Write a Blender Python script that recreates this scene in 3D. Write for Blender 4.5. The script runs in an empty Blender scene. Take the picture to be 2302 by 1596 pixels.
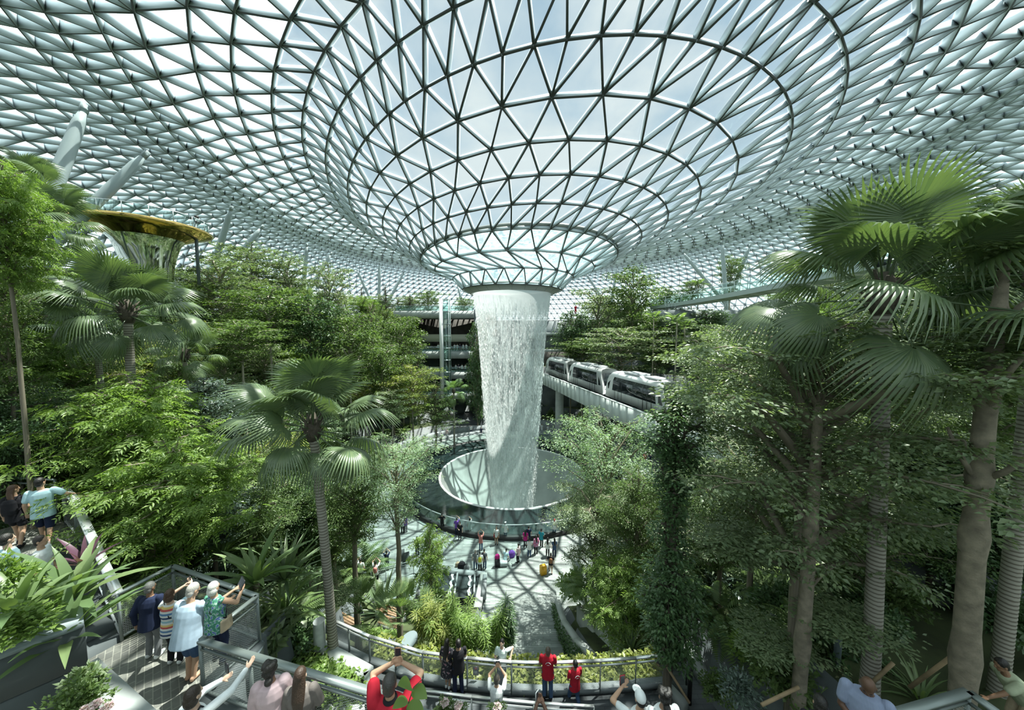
SUN_E, SKY_E, FRIT = 13.5, .95, .22
import bpy, bmesh, math, random
import numpy as np
from mathutils import Vector, Matrix, Euler
from math import sin, cos, pi, radians, sqrt, atan2, hypot
RNG = np.random.default_rng(7)
random.seed(7)
SC = bpy.context.scene
COL = SC.collection
CAMZ, F, PITCH = 19.0, 750.0, radians(3.95)

# ------------------------------------------------------------------ survey helpers
def ray(u, v):
    x = (u - 1151) / F; c = -(v - 798) / F
    return x, cos(PITCH) + c * sin(PITCH), -sin(PITCH) + c * cos(PITCH)
def at(u, v, Y):
    """world point seen at photo position (u, v) and standing Y metres ahead"""
    x, y, z = ray(u, v)
    return Vector((x / y * Y, Y, CAMZ + z / y * Y))
def on(u, v, Z):
    x, y, z = ray(u, v); t = (Z - CAMZ) / z
    return Vector((x * t, y * t, Z))
def proj(p):
    """photo position of a world point"""
    y = p[1] * cos(PITCH) - (p[2] - CAMZ) * sin(PITCH)
    z = p[1] * sin(PITCH) + (p[2] - CAMZ) * cos(PITCH)
    y = max(y, .01)
    return 1151 + F * p[0] / y, 798 - F * z / y

# ------------------------------------------------------------------ materials
MATS = {}
def nmat(name, base, rough=.6, metal=0., spec=.5, var=.0, vscale=3., bump=0., bscale=20., emis=None, trans=0., alpha=1., coat=0.):
    if name in MATS: return MATS[name]
    m = bpy.data.materials.new(name); m.use_nodes = True
    nt = m.node_tree; b = nt.nodes['Principled BSDF']
    b.inputs['Base Color'].default_value = (*base, 1)
    b.inputs['Roughness'].default_value = rough
    b.inputs['Metallic'].default_value = metal
    b.inputs['Specular IOR Level'].default_value = spec
    if coat: b.inputs['Coat Weight'].default_value = coat
    if trans: b.inputs['Transmission Weight'].default_value = trans
    if alpha < 1: b.inputs['Alpha'].default_value = alpha
    if emis:
        b.inputs['Emission Color'].default_value = (*emis[0], 1); b.inputs['Emission Strength'].default_value = emis[1]
    if var or bump:
        tc = nt.nodes.new('ShaderNodeTexCoord')
    if var:
        n = nt.nodes.new('ShaderNodeTexNoise'); n.inputs['Scale'].default_value = vscale; n.inputs['Detail'].default_value = 5
        nt.links.new(tc.outputs['Object'], n.inputs['Vector'])
        r = nt.nodes.new('ShaderNodeMapRange')
        r.inputs['From Min'].default_value = .3; r.inputs['From Max'].default_value = .7
        r.inputs['To Min'].default_value = 1 - var; r.inputs['To Max'].default_value = 1 + var
        nt.links.new(n.outputs['Fac'], r.inputs['Value'])
        mx = nt.nodes.new('ShaderNodeVectorMath'); mx.operation = 'SCALE'
        mx.inputs[0].default_value = base
        nt.links.new(r.outputs['Result'], mx.inputs['Scale'])
        nt.links.new(mx.outputs['Vector'], b.inputs['Base Color'])
    if bump:
        n2 = nt.nodes.new('ShaderNodeTexNoise'); n2.inputs['Scale'].default_value = bscale; n2.inputs['Detail'].default_value = 4
        nt.links.new(tc.outputs['Object'], n2.inputs['Vector'])
        bp = nt.nodes.new('ShaderNodeBump'); bp.inputs['Strength'].default_value = bump; bp.inputs['Distance'].default_value = .02
        nt.links.new(n2.outputs['Fac'], bp.inputs['Height']); nt.links.new(bp.outputs['Normal'], b.inputs['Normal'])
    MATS[name] = m
    return m
def leafmat(name, col, col2, trans=.35, gloss=.35, rough=.38):
    """leaf: every leaf (mesh island) its own tint between two greens, light shines through"""
    if name in MATS: return MATS[name]
    m = bpy.data.materials.new(name); m.use_nodes = True
    nt = m.node_tree; nt.nodes.clear(); N = nt.nodes.new; L = nt.links.new
    out = N('ShaderNodeOutputMaterial'); g = N('ShaderNodeNewGeometry')
    mix = N('ShaderNodeMix'); mix.data_type = 'RGBA'
    mix.inputs[6].default_value = (*col, 1); mix.inputs[7].default_value = (*col2, 1)
    L(g.outputs['Random Per Island'], mix.inputs[0])
    p = N('ShaderNodeBsdfPrincipled'); L(mix.outputs[2], p.inputs['Base Color'])
    p.inputs['Roughness'].default_value = rough; p.inputs['Specular IOR Level'].default_value = gloss
    t = N('ShaderNodeBsdfTranslucent')
    br = N('ShaderNodeVectorMath'); br.operation = 'MULTIPLY'; br.inputs[1].default_value = (1.35, 1.5, .65)
    L(mix.outputs[2], br.inputs[0]); L(br.outputs['Vector'], t.inputs['Color'])
    ms = N('ShaderNodeMixShader'); ms.inputs[0].default_value = trans
    L(p.outputs[0], ms.inputs[1]); L(t.outputs[0], ms.inputs[2]); L(ms.outputs[0], out.inputs['Surface'])
    MATS[name] = m
    return m

# ------------------------------------------------------------------ objects
def link(o, parent=None):
    COL.objects.link(o)
    if parent is not None: o.parent = parent
    return o
def tag(o, label=None, cat=None, group=None, kind=None):
    if label: o['label'] = label
    if cat: o['category'] = cat
    if group: o['group'] = group
    if kind: o['kind'] = kind
    return o
def empty(name, loc=(0, 0, 0), rz=0, label=None, cat=None, group=None, kind=None):
    o = bpy.data.objects.new(name, None); o.empty_display_size = .1
    o.location = loc; o.rotation_euler = (0, 0, rz)
    link(o); return tag(o, label, cat, group, kind)
def mesh_np(name, V, Fs, smooth=False):
    """V (n,3) array, Fs list of (m,k) face index arrays"""
    me = bpy.data.meshes.new(name)
    V = np.asarray(V, dtype=np.float32).reshape(-1, 3)
    me.vertices.add(len(V)); me.vertices.foreach_set('co', V.ravel())
    Fs = [np.asarray(f, dtype=np.int32) for f in Fs if len(f)]
    nl = sum(f.size for f in Fs); npoly = sum(len(f) for f in Fs)
    me.loops.add(nl); me.polygons.add(npoly)
    me.loops.foreach_set('vertex_index', np.concatenate([f.ravel() for f in Fs]))
    tot = np.concatenate([np.full(len(f), f.shape[1], dtype=np.int32) for f in Fs])
    st = np.concatenate([[0], np.cumsum(tot)[:-1]]).astype(np.int32)
    me.polygons.foreach_set('loop_start', st)
    if smooth: me.polygons.foreach_set('use_smooth', np.ones(npoly, dtype=bool))
    me.update(calc_edges=True)
    return me
class MB:
    def __init__(s): s.v = []; s.f = {}; s.n = 0
    def add(s, V, F):
        V = np.asarray(V, dtype=np.float64).reshape(-1, 3)
        for f in F: s.f.setdefault(len(f), []).append([i + s.n for i in f])
        s.v.append(V); s.n += len(V); return s
    def box(s, c, size, rz=0, bev=0):
        x, y, z = [q / 2 for q in size]
        P = np.array([(i * x, j * y, k * z) for k in (-1, 1) for j in (-1, 1) for i in (-1, 1)])
        if rz:
            ca, sa = cos(rz), sin(rz); P = P @ np.array([[ca, sa, 0], [-sa, ca, 0], [0, 0, 1]])
        return s.add(P + np.array(c), [(0, 2, 3, 1), (4, 5, 7, 6), (0, 1, 5, 4), (2, 6, 7, 3), (0, 4, 6, 2), (1, 3, 7, 5)])
    def bar(s, a, b, w, h, up=(0, 0, 1), drop=.5):
        """box from a to b, w wide, h deep along up; drop = share of the depth above the line"""
        a = np.array(a, float); b = np.array(b, float); d = b - a; L = np.linalg.norm(d)
        if L < 1e-6: return s
        d /= L; up = np.array(up, float); sd = np.cross(d, up); q = np.linalg.norm(sd)
        if q < 1e-6: sd = np.cross(d, (1, 0, 0)); q = np.linalg.norm(sd)
        sd /= q; up = np.cross(sd, d)
        P = []
        for e in (a, b):
            for k in (-(1 - drop) * h, drop * h):
                for j in (-w / 2, w / 2): P.append(e + sd * j + up * k)
        return s.add(P, [(0, 1, 3, 2), (4, 6, 7, 5), (0, 4, 5, 1), (2, 3, 7, 6), (0, 2, 6, 4), (1, 5, 7, 3)])
    def tube(s, pts, rad, n=8, cap=True):
        pts = [np.array(p, float) for p in pts]; m = len(pts)
        if not hasattr(rad, '__len__'): rad = [rad] * m
        t0 = pts[1] - pts[0]; ref = np.array((0, 0, 1.)) if abs(t0[2]) < .9 * np.linalg.norm(t0) else np.array((1., 0, 0))
        V = []; 
        for i in range(m):
            t = pts[min(i + 1, m - 1)] - pts[max(i - 1, 0)]; t = t / (np.linalg.norm(t) + 1e-9)
            a = np.cross(t, ref); a /= (np.linalg.norm(a) + 1e-9); b = np.cross(t, a); ref = np.cross(a, t)
            for k in range(n):
                q = 2 * pi * k / n; V.append(pts[i] + rad[i] * (a * cos(q) + b * sin(q)))
        Fc = [(i * n + k, i * n + (k + 1) % n, (i + 1) * n + (k + 1) % n, (i + 1) * n + k) for i in range(m - 1) for k in range(n)]
        if cap: Fc += [tuple(range(n - 1, -1, -1)), tuple((m - 1) * n + k for k in range(n))]
        return s.add(V, Fc)
    def lathe(s, prof, n=48, c=(0, 0, 0), a0=0, a1=2 * pi):
        full = abs(a1 - a0 - 2 * pi) < 1e-6; m = n if full else n + 1; V = []
        for r, z in prof:
            for k in range(m):
                q = a0 + (a1 - a0) * k / n; V.append((c[0] + r * cos(q), c[1] + r * sin(q), c[2] + z))
        Fc = []
        for i in range(len(prof) - 1):
            for k in range(n):
                k2 = (k + 1) % m; Fc.append((i * m + k, i * m + k2, (i + 1) * m + k2, (i + 1) * m + k))
        return s.add(V, Fc)
    def prism(s, poly, z0, z1):
        n = len(poly); V = [(p[0], p[1], z0) for p in poly] + [(p[0], p[1], z1) for p in poly]
        Fc = [tuple(range(n - 1, -1, -1)), tuple(range(n, 2 * n))] + [(i, (i + 1) % n, n + (i + 1) % n, n + i) for i in range(n)]
        return s.add(V, Fc)
    def strip(s, A, B):
        """wall between two polylines"""
        n = len(A); return s.add(list(A) + list(B), [(i, i + 1, n + i + 1, n + i) for i in range(n - 1)])
    def ball(s, c, r, nu=10, nv=7, rot=None):
        if not hasattr(r, '__len__'): r = (r, r, r)
        V = []; 
        for j in range(1, nv):
            p = pi * j / nv
            for i in range(nu): V.append((r[0] * sin(p) * cos(2 * pi * i / nu), r[1] * sin(p) * sin(2 * pi * i / nu), r[2] * cos(p)))
        V += [(0, 0, r[2]), (0, 0, -r[2])]; V = np.array(V)
        if rot is not None: V = V @ np.array(rot).T
        t = (nv - 1) * nu; Fc = []
        for j in range(nv - 2):
            for i in range(nu):
                i2 = (i + 1) % nu; Fc.append((j * nu + i, (j + 1) * nu + i, (j + 1) * nu + i2, j * nu + i2))
        for i in range(nu):
            i2 = (i + 1) % nu; Fc.append((t, i, i2)); Fc.append((t + 1, (nv - 2) * nu + i2, (nv - 2) * nu + i))
        return s.add(V + np.array(c), Fc)
    def mesh(s, name, smooth=False):
        return mesh_np(name, np.concatenate(s.v), [np.array(f) for f in s.f.values()], smooth)
    def build(s, name, mat, parent=None, smooth=False, label=None):
        me = s.mesh(name, smooth)
        for m in (mat if isinstance(mat, (list, tuple)) else [mat]): me.materials.append(m)
        o = link(bpy.data.objects.new(name, me), parent)
        if label: o['label'] = label
        return o
def copy_tree(o, parent=None):
    c = o.copy(); COL.objects.link(c)
    c.parent = parent
    for k in list(o.keys()):
        pass
    for ch in o.children: copy_tree(ch, c)
    return c
ORD = ['first','second','third','fourth','fifth','sixth','seventh','eighth','ninth','tenth','eleventh','twelfth','thirteenth','fourteenth','fifteenth','sixteenth','seventeenth','eighteenth','nineteenth','twentieth']
def ordinal(i):
    if i < 20: return ORD[i]
    t = ['twenty','thirty','forty','fifty','sixty','seventy','eighty','ninety']
    a, b = divmod(i + 1, 10)
    if b == 0: return {2:'twentieth',3:'thirtieth',4:'fortieth',5:'fiftieth',6:'sixtieth',7:'seventieth',8:'eightieth',9:'ninetieth'}[a]
    return t[a - 2] + '-' + ORD[b - 1]
# ------------------------------------------------------------------ camera, sky, sun
cam = bpy.data.cameras.new('camera'); camo = link(bpy.data.objects.new('camera', cam))
cam.sensor_fit = 'HORIZONTAL'; cam.sensor_width = 36; cam.lens = F / 2302 * 36
cam.clip_start = .05; cam.clip_end = 2000
camo.location = (0, 0, CAMZ); camo.rotation_euler = (pi / 2 - PITCH, 0, 0)
SC.camera = camo
SC.view_settings.view_transform = 'Standard'; SC.view_settings.look = 'None'; SC.view_settings.gamma = 1
SC.view_settings.use_curve_mapping = False; SC.view_settings.exposure = 0.0
SC.cycles.max_bounces = 6; SC.cycles.diffuse_bounces = 3; SC.cycles.adaptive_threshold = .05; SC.cycles.glossy_bounces = 2
SC.cycles.transmission_bounces = 4; SC.cycles.transparent_max_bounces = 14
SC.cycles.sample_clamp_indirect = 6; SC.cycles.caustics_reflective = False; SC.cycles.caustics_refractive = False
SC.cycles.use_denoising = True

SUN_EL, SUN_AZ = radians(69), radians(55)          # azimuth from straight ahead towards the right
sund = Vector((cos(SUN_EL) * sin(SUN_AZ), cos(SUN_EL) * cos(SUN_AZ), sin(SUN_EL)))
sl = bpy.data.lights.new('sun', 'SUN'); sl.energy = SUN_E; sl.angle = radians(.53); sl.color = (1, .96, .88)
so = link(bpy.data.objects.new('sun', sl)); so.rotation_euler = (-sund).to_track_quat('-Z', 'Y').to_euler(); so.location = (60, 60, 120)

w = bpy.data.worlds.new('world'); SC.world = w; w.use_nodes = True
nt = w.node_tree; nt.nodes.clear(); N = nt.nodes.new; L = nt.links.new
wo = N('ShaderNodeOutputWorld'); bg = N('ShaderNodeBackground'); L(bg.outputs[0], wo.inputs[0])
tc = N('ShaderNodeTexCoord'); sx = N('ShaderNodeSeparateXYZ'); L(tc.outputs['Generated'], sx.inputs[0])
gr = N('ShaderNodeValToRGB'); L(sx.outputs['Z'], gr.inputs['Fac'])
gr.color_ramp.elements[0].position = 0.0; gr.color_ramp.elements[0].color = (.80, .90, .94, 1)
gr.color_ramp.elements[1].position = 1.0; gr.color_ramp.elements[1].color = (.33, .50, .68, 1)
e = gr.color_ramp.elements.new(.35); e.color = (.60, .75, .86, 1)
dv = N('ShaderNodeVectorMath'); dv.operation = 'MULTIPLY'; dv.inputs[1].default_value = (1, 1, 1.5); L(tc.outputs['Generated'], dv.inputs[0])
ns = N('ShaderNodeTexNoise'); ns.inputs['Scale'].default_value = 2.6; ns.inputs['Detail'].default_value = 8; ns.inputs['Roughness'].default_value = .52; ns.inputs['Distortion'].default_value = .3
L(dv.outputs[0], ns.inputs['Vector'])
cr = N('ShaderNodeValToRGB'); cr.color_ramp.elements[0].position = .43; cr.color_ramp.elements[0].color = (0, 0, 0, 1)
cr.color_ramp.elements[1].position = .60; cr.color_ramp.elements[1].color = (1, 1, 1, 1); L(ns.outputs['Fac'], cr.inputs['Fac'])
mx = N('ShaderNodeMix'); mx.data_type = 'RGBA'; L(cr.outputs[0], mx.inputs[0]); L(gr.outputs[0], mx.inputs[6]); mx.inputs[7].default_value = (.86, .93, .96, 1)
L(mx.outputs[2], bg.inputs['Color']); bg.inputs['Strength'].default_value = SKY_E

# ------------------------------------------------------------------ glass roof: rings, diagonals, panes
RT = [ # height over the eye, centre/h, axes/h, angle
 (5.55,.0,7.93,1.117,1.117,-60),(7.1,0,6.236,1.17,1.04,-60),(8.0,.02,5.5,1.48,1.235,-80),(8.7,.037,5.034,1.848,1.323,-80),(9.8,.064,4.489,1.903,1.336,-78),
 (10.8,.075,4.062,1.944,1.355,-76),(11.7,.098,3.812,2.066,1.418,-76.5),(12.6,.119,3.641,2.209,1.49,-78),(13.7,.165,3.42,2.26,1.555,-78.5),
 (15.2,.187,3.10,2.16,1.56,-78),(16.6,.21,2.95,2.19,1.615,-78),(17.8,.205,2.95,2.30,1.72,-79),(18.8,.19,2.95,2.42,1.82,-80),(19.6,.18,2.95,2.52,1.92,-80),
 (20.2,.16,2.95,2.61,2.02,-81),(20.6,.15,2.95,2.70,2.11,-81),(20.85,.13,2.95,2.79,2.2,-82),(21.0,.12,2.95,2.88,2.29,-82)]
RINGS = [(h, cx*h, cy*h, a*h, b*h, radians(g)) for h, cx, cy, a, b, g in RT]
for i in range(1, 17):                              # over the crest and down to the rim
    ph = radians(i * 5.6); h, cx, cy, a, b, g = RINGS[17]
    o = 31 * sin(ph); RINGS.append((21 - 24 * (1 - cos(ph)), cx, cy, a + o, b + o, g))
NR = len(RINGS)
def ring_n(k): return 23 if k < 3 else 46 if k < 8 else 92 if k < 15 else 184
def ring_off(k):
    if k < 3: return .5 * (k % 2)
    if k < 8: return 0 if k % 2 else .5
    if k < 15: return .5 if k % 2 else 0
    return 0 if k % 2 else .5
def rp(k, th):
    k0 = min(int(k), NR - 2); f = k - k0; q = [a * (1 - f) + b * f for a, b in zip(RINGS[k0], RINGS[k0 + 1])]
    h, cx, cy, a, b, g = q; x, y = a * cos(th), b * sin(th)
    return np.array((cx + x * cos(g) - y * sin(g), cy + x * sin(g) + y * cos(g), CAMZ + h))
def rnorm(k, th):
    k1, k0 = min(k + .5, NR - 1.001), max(k - .5, 0)
    n = np.cross(rp(k, th + .01) - rp(k, th - .01), rp(k1, th) - rp(k0, th)); n /= np.linalg.norm(n)
    return n if n[2] > 0 or k > 25 else -n
nodes, norms = [], []
for k in range(NR):
    n = ring_n(k); T = [2 * pi * (j + ring_off(k)) / n for j in range(n)]
    nodes.append([rp(k, t) for t in T]); norms.append([rnorm(k, t) for t in T])
    for j in range(n):                                # outward = away from the hall
        if k > 17:
            o = nodes[k][j] - np.array((0, 60, 15.)); 
            if norms[k][j] @ o < 0: norms[k][j] = -norms[k][j]
m_steel = nmat('painted_steel', (.61, .70, .74), rough=.42, spec=.45)
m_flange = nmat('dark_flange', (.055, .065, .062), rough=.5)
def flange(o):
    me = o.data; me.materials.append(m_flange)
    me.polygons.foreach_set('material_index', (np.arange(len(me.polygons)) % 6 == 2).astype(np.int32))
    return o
m_glass = bpy.data.materials.new('roof_glass'); m_glass.use_nodes = True
nt = m_glass.node_tree; nt.nodes.clear(); N = nt.nodes.new; L = nt.links.new
o_ = N('ShaderNodeOutputMaterial'); tr = N('ShaderNodeBsdfTransparent'); tr.inputs[0].default_value = (.90, .965, .955, 1)
gl = N('ShaderNodeBsdfGlossy'); gl.inputs['Roughness'].default_value = .02; gl.inputs[0].default_value = (.9, .97, .97, 1)
fr = N('ShaderNodeFresnel'); fr.inputs[0].default_value = 1.3
ms = N('ShaderNodeMixShader'); L(fr.outputs[0], ms.inputs[0]); L(tr.outputs[0], ms.inputs[1]); L(gl.outputs[0], ms.inputs[2])
L(ms.outputs[0], o_.inputs[0])
m_frit = bpy.data.materials.new('fritted_glass'); m_frit.use_nodes = True
nt = m_frit.node_tree; nt.nodes.clear(); N = nt.nodes.new; L = nt.links.new
o_ = N('ShaderNodeOutputMaterial'); tr = N('ShaderNodeBsdfTransparent'); tr.inputs[0].default_value = (.90, .97, .96, 1)
tl = N('ShaderNodeBsdfTranslucent'); tl.inputs[0].default_value = (.86, .97, .96, 1)
ms = N('ShaderNodeMixShader'); ms.inputs[0].default_value = FRIT; L(tr.outputs[0], ms.inputs[1]); L(tl.outputs[0], ms.inputs[2]); L(ms.outputs[0], o_.inputs[0])

def tris_between(k):
    """triangles (ring, index) between ring k and k+1"""
    n0, n1 = ring_n(k), ring_n(k + 1); out = []; diag = []
    if n0 == n1:
        s = 0 if ring_off(k) == 0 else 1               # node j of ring k sits below nodes j-1+s and j+s of ring k+1
        for j in range(n0):
            a, b = (j - 1 + s) % n1, (j + s) % n1
            diag += [(j, a), (j, b)]; out += [((k, j), (k + 1, b), (k + 1, a)), ((k, j), (k, (j + 1) % n0), (k + 1, b))]
    else:
        s = 0 if ring_off(k) == 0 else 1
        for j in range(n0):
            a, b, c = (2 * j - 1 + s) % n1, (2 * j + s) % n1, (2 * j + 1 + s) % n1
            diag += [(j, a), (j, b), (j, c)]
            out += [((k, j), (k + 1, b), (k + 1, a)), ((k, j), (k + 1, c), (k + 1, b)), ((k, j), (k, (j + 1) % n0), (k + 1, c))]
    return out, diag
roof = empty('ceiling', (0, 60, 0), 0, kind='structure')
def bdepth(k): return .36 if k < 8 else .44 + .07 * (k - 8) if k < 15 else .95
def bwid(k): return .115 if k < 8 else .115 if k < 15 else .08
for k in range(NR):
    mb = MB(); n = ring_n(k)
    for j in range(n):
        j2 = (j + 1) % n
        mb.bar(nodes[k][j], nodes[k][j2], bwid(k), bdepth(k), norms[k][j] + norms[k][j2], drop=.0)
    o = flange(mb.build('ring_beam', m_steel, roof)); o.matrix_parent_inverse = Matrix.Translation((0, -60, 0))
mb = MB(); g1 = MB(); g2 = MB()
for k in range(NR - 1):
    T, D = tris_between(k)
    for j, a in D: mb.bar(nodes[k][j], nodes[k + 1][a], bwid(k), bdepth(k), norms[k][j] + norms[k + 1][a], drop=.0)
    g = g1 if k < 11 else g2
    for t in T: g.add([nodes[r][i] + .02 * norms[r][i] for r, i in t], [(0, 1, 2)])
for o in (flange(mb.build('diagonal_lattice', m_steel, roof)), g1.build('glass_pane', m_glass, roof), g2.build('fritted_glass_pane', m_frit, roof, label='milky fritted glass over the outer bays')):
    o.matrix_parent_inverse = Matrix.Translation((0, -60, 0))
# ------------------------------------------------------------------ ground, pool, waterfall
PC = np.array((0., 43.5))                             # middle of the pool
STEPS = [(22.5, 0), (23, 1.6), (26, 3.6), (29, 6), (32, 8.6), (35, 11), (38, 13), (41, 14.6), (45, 17.2), (49, 20), (53, 22.4)]
def steps_z(r):
    z = 0
    for a, b in STEPS:
        if r >= a: z = b
    return z
def path_x(y): return 1.35 + .0 * y
def terr(x, y):
    r = hypot(x, y - PC[1]); z = steps_z(r)
    a = math.degrees(atan2(x, y - PC[1]))
    if -37 < a < -15 and r < 36: z = 0
    if -15 <= a < 13 and 20 < r < 24: z = 0
    if y < 30:
        if -2.1 < x < 3.6 and y > 12.2: z = min(z, path_z(y))
        elif -9.5 < x < 9 and y > 12.2: z = min(z, max(.0, (23.5 - y) * .42))
        if 2.5 < y <= 12.2 and -6.2 < x < 7.2: z = min(z, 6.2)
        if y < 8 and -12 < x: z = min(z, 11.4 if y > 3 else 12.2)
    return z
def path_z(y): return max(0., (24.5 - y) * .21)

m_soil = nmat('planted_ground', (.045, .06, .022), rough=.95, var=.6, vscale=.8, bump=.6, bscale=3)
m_dark = nmat('dark_slate_wall', (.085, .10, .105), rough=.6, var=.35, vscale=.7)
m_conc = nmat('pale_concrete', (.42, .45, .44), rough=.7, var=.15, vscale=1.2)
m_gray = nmat('grey_stone', (.22, .25, .26), rough=.6, var=.2, vscale=2)
m_white = nmat('white_paint', (.78, .80, .80), rough=.35)
m_black = nmat('black_rubber', (.02, .02, .022), rough=.5)
m_rail = nmat('galvanised_rail', (.50, .56, .57), rough=.3, metal=.55)
m_railw = nmat('polished_rail', (.80, .83, .84), rough=.22, metal=.6)
m_chrome = nmat('polished_steel', (.75, .79, .80), rough=.08, metal=1)

# slate paving: thin long setts, each its own grey
def setts(name, c1, c2, mortar, sc, bw=1.6, bh=.22, bump=.3, msize=.012, rough=.55, rot=0.):
    m = bpy.data.materials.new(name); m.use_nodes = True; nt = m.node_tree; N = nt.nodes.new; L = nt.links.new
    p = nt.nodes['Principled BSDF']; t = N('ShaderNodeTexCoord'); b = N('ShaderNodeTexBrick')
    mr = N('ShaderNodeMapping'); mr.inputs['Rotation'].default_value = (0, 0, rot); L(t.outputs['Object'], mr.inputs[0]); L(mr.outputs[0], b.inputs['Vector'])
    b.inputs['Color1'].default_value = (*c1, 1); b.inputs['Color2'].default_value = (*c2, 1); b.inputs['Mortar'].default_value = (*mortar, 1)
    b.inputs['Scale'].default_value = sc; b.inputs['Mortar Size'].default_value = msize; b.inputs['Brick Width'].default_value = bw; b.inputs['Row Height'].default_value = bh
    b.offset = .37
    n = N('ShaderNodeTexNoise'); n.inputs['Scale'].default_value = .9; n.inputs['Detail'].default_value = 6
    mp = N('ShaderNodeMapping'); mp.inputs['Scale'].default_value = (1, 3.2, 1); L(t.outputs['Object'], mp.inputs[0]); L(mp.outputs[0], n.inputs['Vector'])
    r = N('ShaderNodeMapRange'); r.inputs[1].default_value = .35; r.inputs[2].default_value = .65; r.inputs[3].default_value = .72; r.inputs[4].default_value = 1.3; L(n.outputs['Fac'], r.inputs[0])
    s = N('ShaderNodeVectorMath'); s.operation = 'SCALE'; L(b.outputs['Color'], s.inputs[0]); L(r.outputs[0], s.inputs['Scale']); L(s.outputs[0], p.inputs['Base Color'])
    p.inputs['Roughness'].default_value = rough
    return m
m_plaza = setts('slate_setts', (.27, .30, .285), (.145, .17, .165), (.11, .13, .13), 1, 1.1, .17)
m_deckpave = setts('deck_pavers', (.235, .24, .215), (.19, .195, .18), (.40, .40, .35), 1, .23, .115, msize=.007, rot=.75)
m_walk = setts('walkway_pavers', (.095, .108, .115), (.075, .086, .092), (.05, .058, .062), 1, .5, .16, msize=.008)

# planted terraces
nr, na = 150, 400
rs = np.linspace(14.6, 68, nr); V = np.zeros((nr, na, 3))
for i, r in enumerate(rs):
    for j in range(na):
        a = 2 * pi * j / na; x, y = r * sin(a), PC[1] + r * cos(a)
        V[i, j] = (x, y, terr(x, y) - .06)
V = V.reshape(-1, 3); I = np.arange(nr - 1)[:, None] * na; J = np.arange(na)[None, :]; J2 = (J + 1) % na
Fq = np.stack([I + J, I + J2, I + na + J2, I + na + J], -1).reshape(-1, 4)
me = mesh_np('hillside', V, [Fq]); me.materials.append(m_soil); me.materials.append(m_dark)
zz = V[Fq][:, :, 2]; steep = (zz.max(1) - zz.min(1)) > .5
me.polygons.foreach_set('material_index', steep.astype(np.int32))
hill = link(bpy.data.objects.new('planted_terrace', me)); hill['kind'] = 'structure'

# ground under everything, plaza disc, path to the near side
fl = MB(); fl.lathe([(14.1, 0.0), (24.5, 0.0)], 96, (0, PC[1], 0)); 

floor = fl.build('floor', m_plaza); floor['kind'] = 'structure'
pb = MB(); ys = np.linspace(25.5, 12.3, 34)
A = [(-1.95 - .1 * max(0, (20 - y) * .15), y, path_z(y) + .03) for y in ys]; B = [(3.3 - .06 * (25 - y), y, path_z(y) + .03) for y in ys]
pb.strip(A, B); o = pb.build('stone_path', m_plaza); o['kind'] = 'structure'
bf = MB(); bf.add([(-30, 62, .02), (16, 62, .02), (16, 92, .02), (-30, 92, .02)], [(0, 1, 2, 3)]); o = bf.build('floor_back', m_walk); o['kind'] = 'structure'

m_pool = nmat('pool_water', (.018, .03, .03), rough=.06, spec=.8, bump=.12, bscale=2.2)
m_bowl = nmat('wet_bowl', (.34, .385, .37), rough=.35, var=.22, vscale=.35)
pool = empty('reflecting_pool', (0, PC[1], 0), 0, 'dark ring shaped pool with a sunken pale bowl under the waterfall', 'pool')
b = MB(); b.lathe([(9.62, .30), (14.0, .30)], 128); b.build('pool_water', m_pool, pool, True)
b = MB(); b.lathe([(9.35, .22), (9.35, .36), (9.62, .36), (9.62, .22)], 128); b.build('rim', m_white, pool)
b = MB(); b.lathe([(9.35, .30), (9.05, -.7), (8.3, -2.1), (6.9, -4.0), (5.2, -6.2), (3.9, -9), (3.3, -13)], 128); b.build('bowl', m_bowl, pool, True)
b = MB(); b.lathe([(13.9, .0), (13.9, .34), (14.05, .38), (14.35, .38), (14.35, 0)], 128); b.build('kerb', m_black, pool)

m_balu = bpy.data.materials.new('balustrade_glass'); m_balu.use_nodes = True
nt = m_balu.node_tree; nt.nodes.clear(); N = nt.nodes.new; L = nt.links.new
o_ = N('ShaderNodeOutputMaterial'); tr = N('ShaderNodeBsdfTransparent'); tr.inputs[0].default_value = (.80, .93, .90, 1)
gl = N('ShaderNodeBsdfGlossy'); gl.inputs['Roughness'].default_value = .03; gl.inputs[0].default_value = (.8, .95, .92, 1)
ms = N('ShaderNodeMixShader'); ms.inputs[0].default_value = .12; L(tr.outputs[0], ms.inputs[1]); L(gl.outputs[0], ms.inputs[2]); L(ms.outputs[0], o_.inputs[0])
bal = empty('glass_barrier', (0, PC[1], 0), 0, 'curved glass barrier with a thin steel handrail around the dark pool', 'barrier')
b = MB(); b.lathe([(14.2, .38), (14.2, 1.42)], 128); b.build('glass_panel', m_balu, bal, True)
b = MB(); b.lathe([(14.24, 1.42), (14.24, 1.47), (14.16, 1.47), (14.16, 1.42), (14.24, 1.42)], 128); b.build('handrail', m_rail, bal)

# ---- oculus collar
m_collar = nmat('collar_panel', (.34, .37, .35), rough=.45, metal=.2)
col = empty('oculus_collar', (0, 44, 0), 0, 'grey metal collar ring at the mouth of the glass funnel above the waterfall', 'ring')
b = MB(); b.lathe([(6.05, 24.75), (6.28, 24.62), (6.3, 24.45), (5.35, 23.82)], 96); b.build('outer_ring', m_collar, col, True)
b = MB(); b.lathe([(5.35, 23.82), (5.05, 23.9), (4.95, 24.3), (6.1, 24.75)], 96); b.build('inner_lip', m_collar, col, True)
b = MB()
for k in range(24):
    q = 2 * pi * k / 24; b.bar((6.3 * cos(q), 6.3 * sin(q), 24.45), (5.36 * cos(q), 5.36 * sin(q), 23.83), .02, .02)
b.build('panel_joint', m_dark, col)

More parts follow.
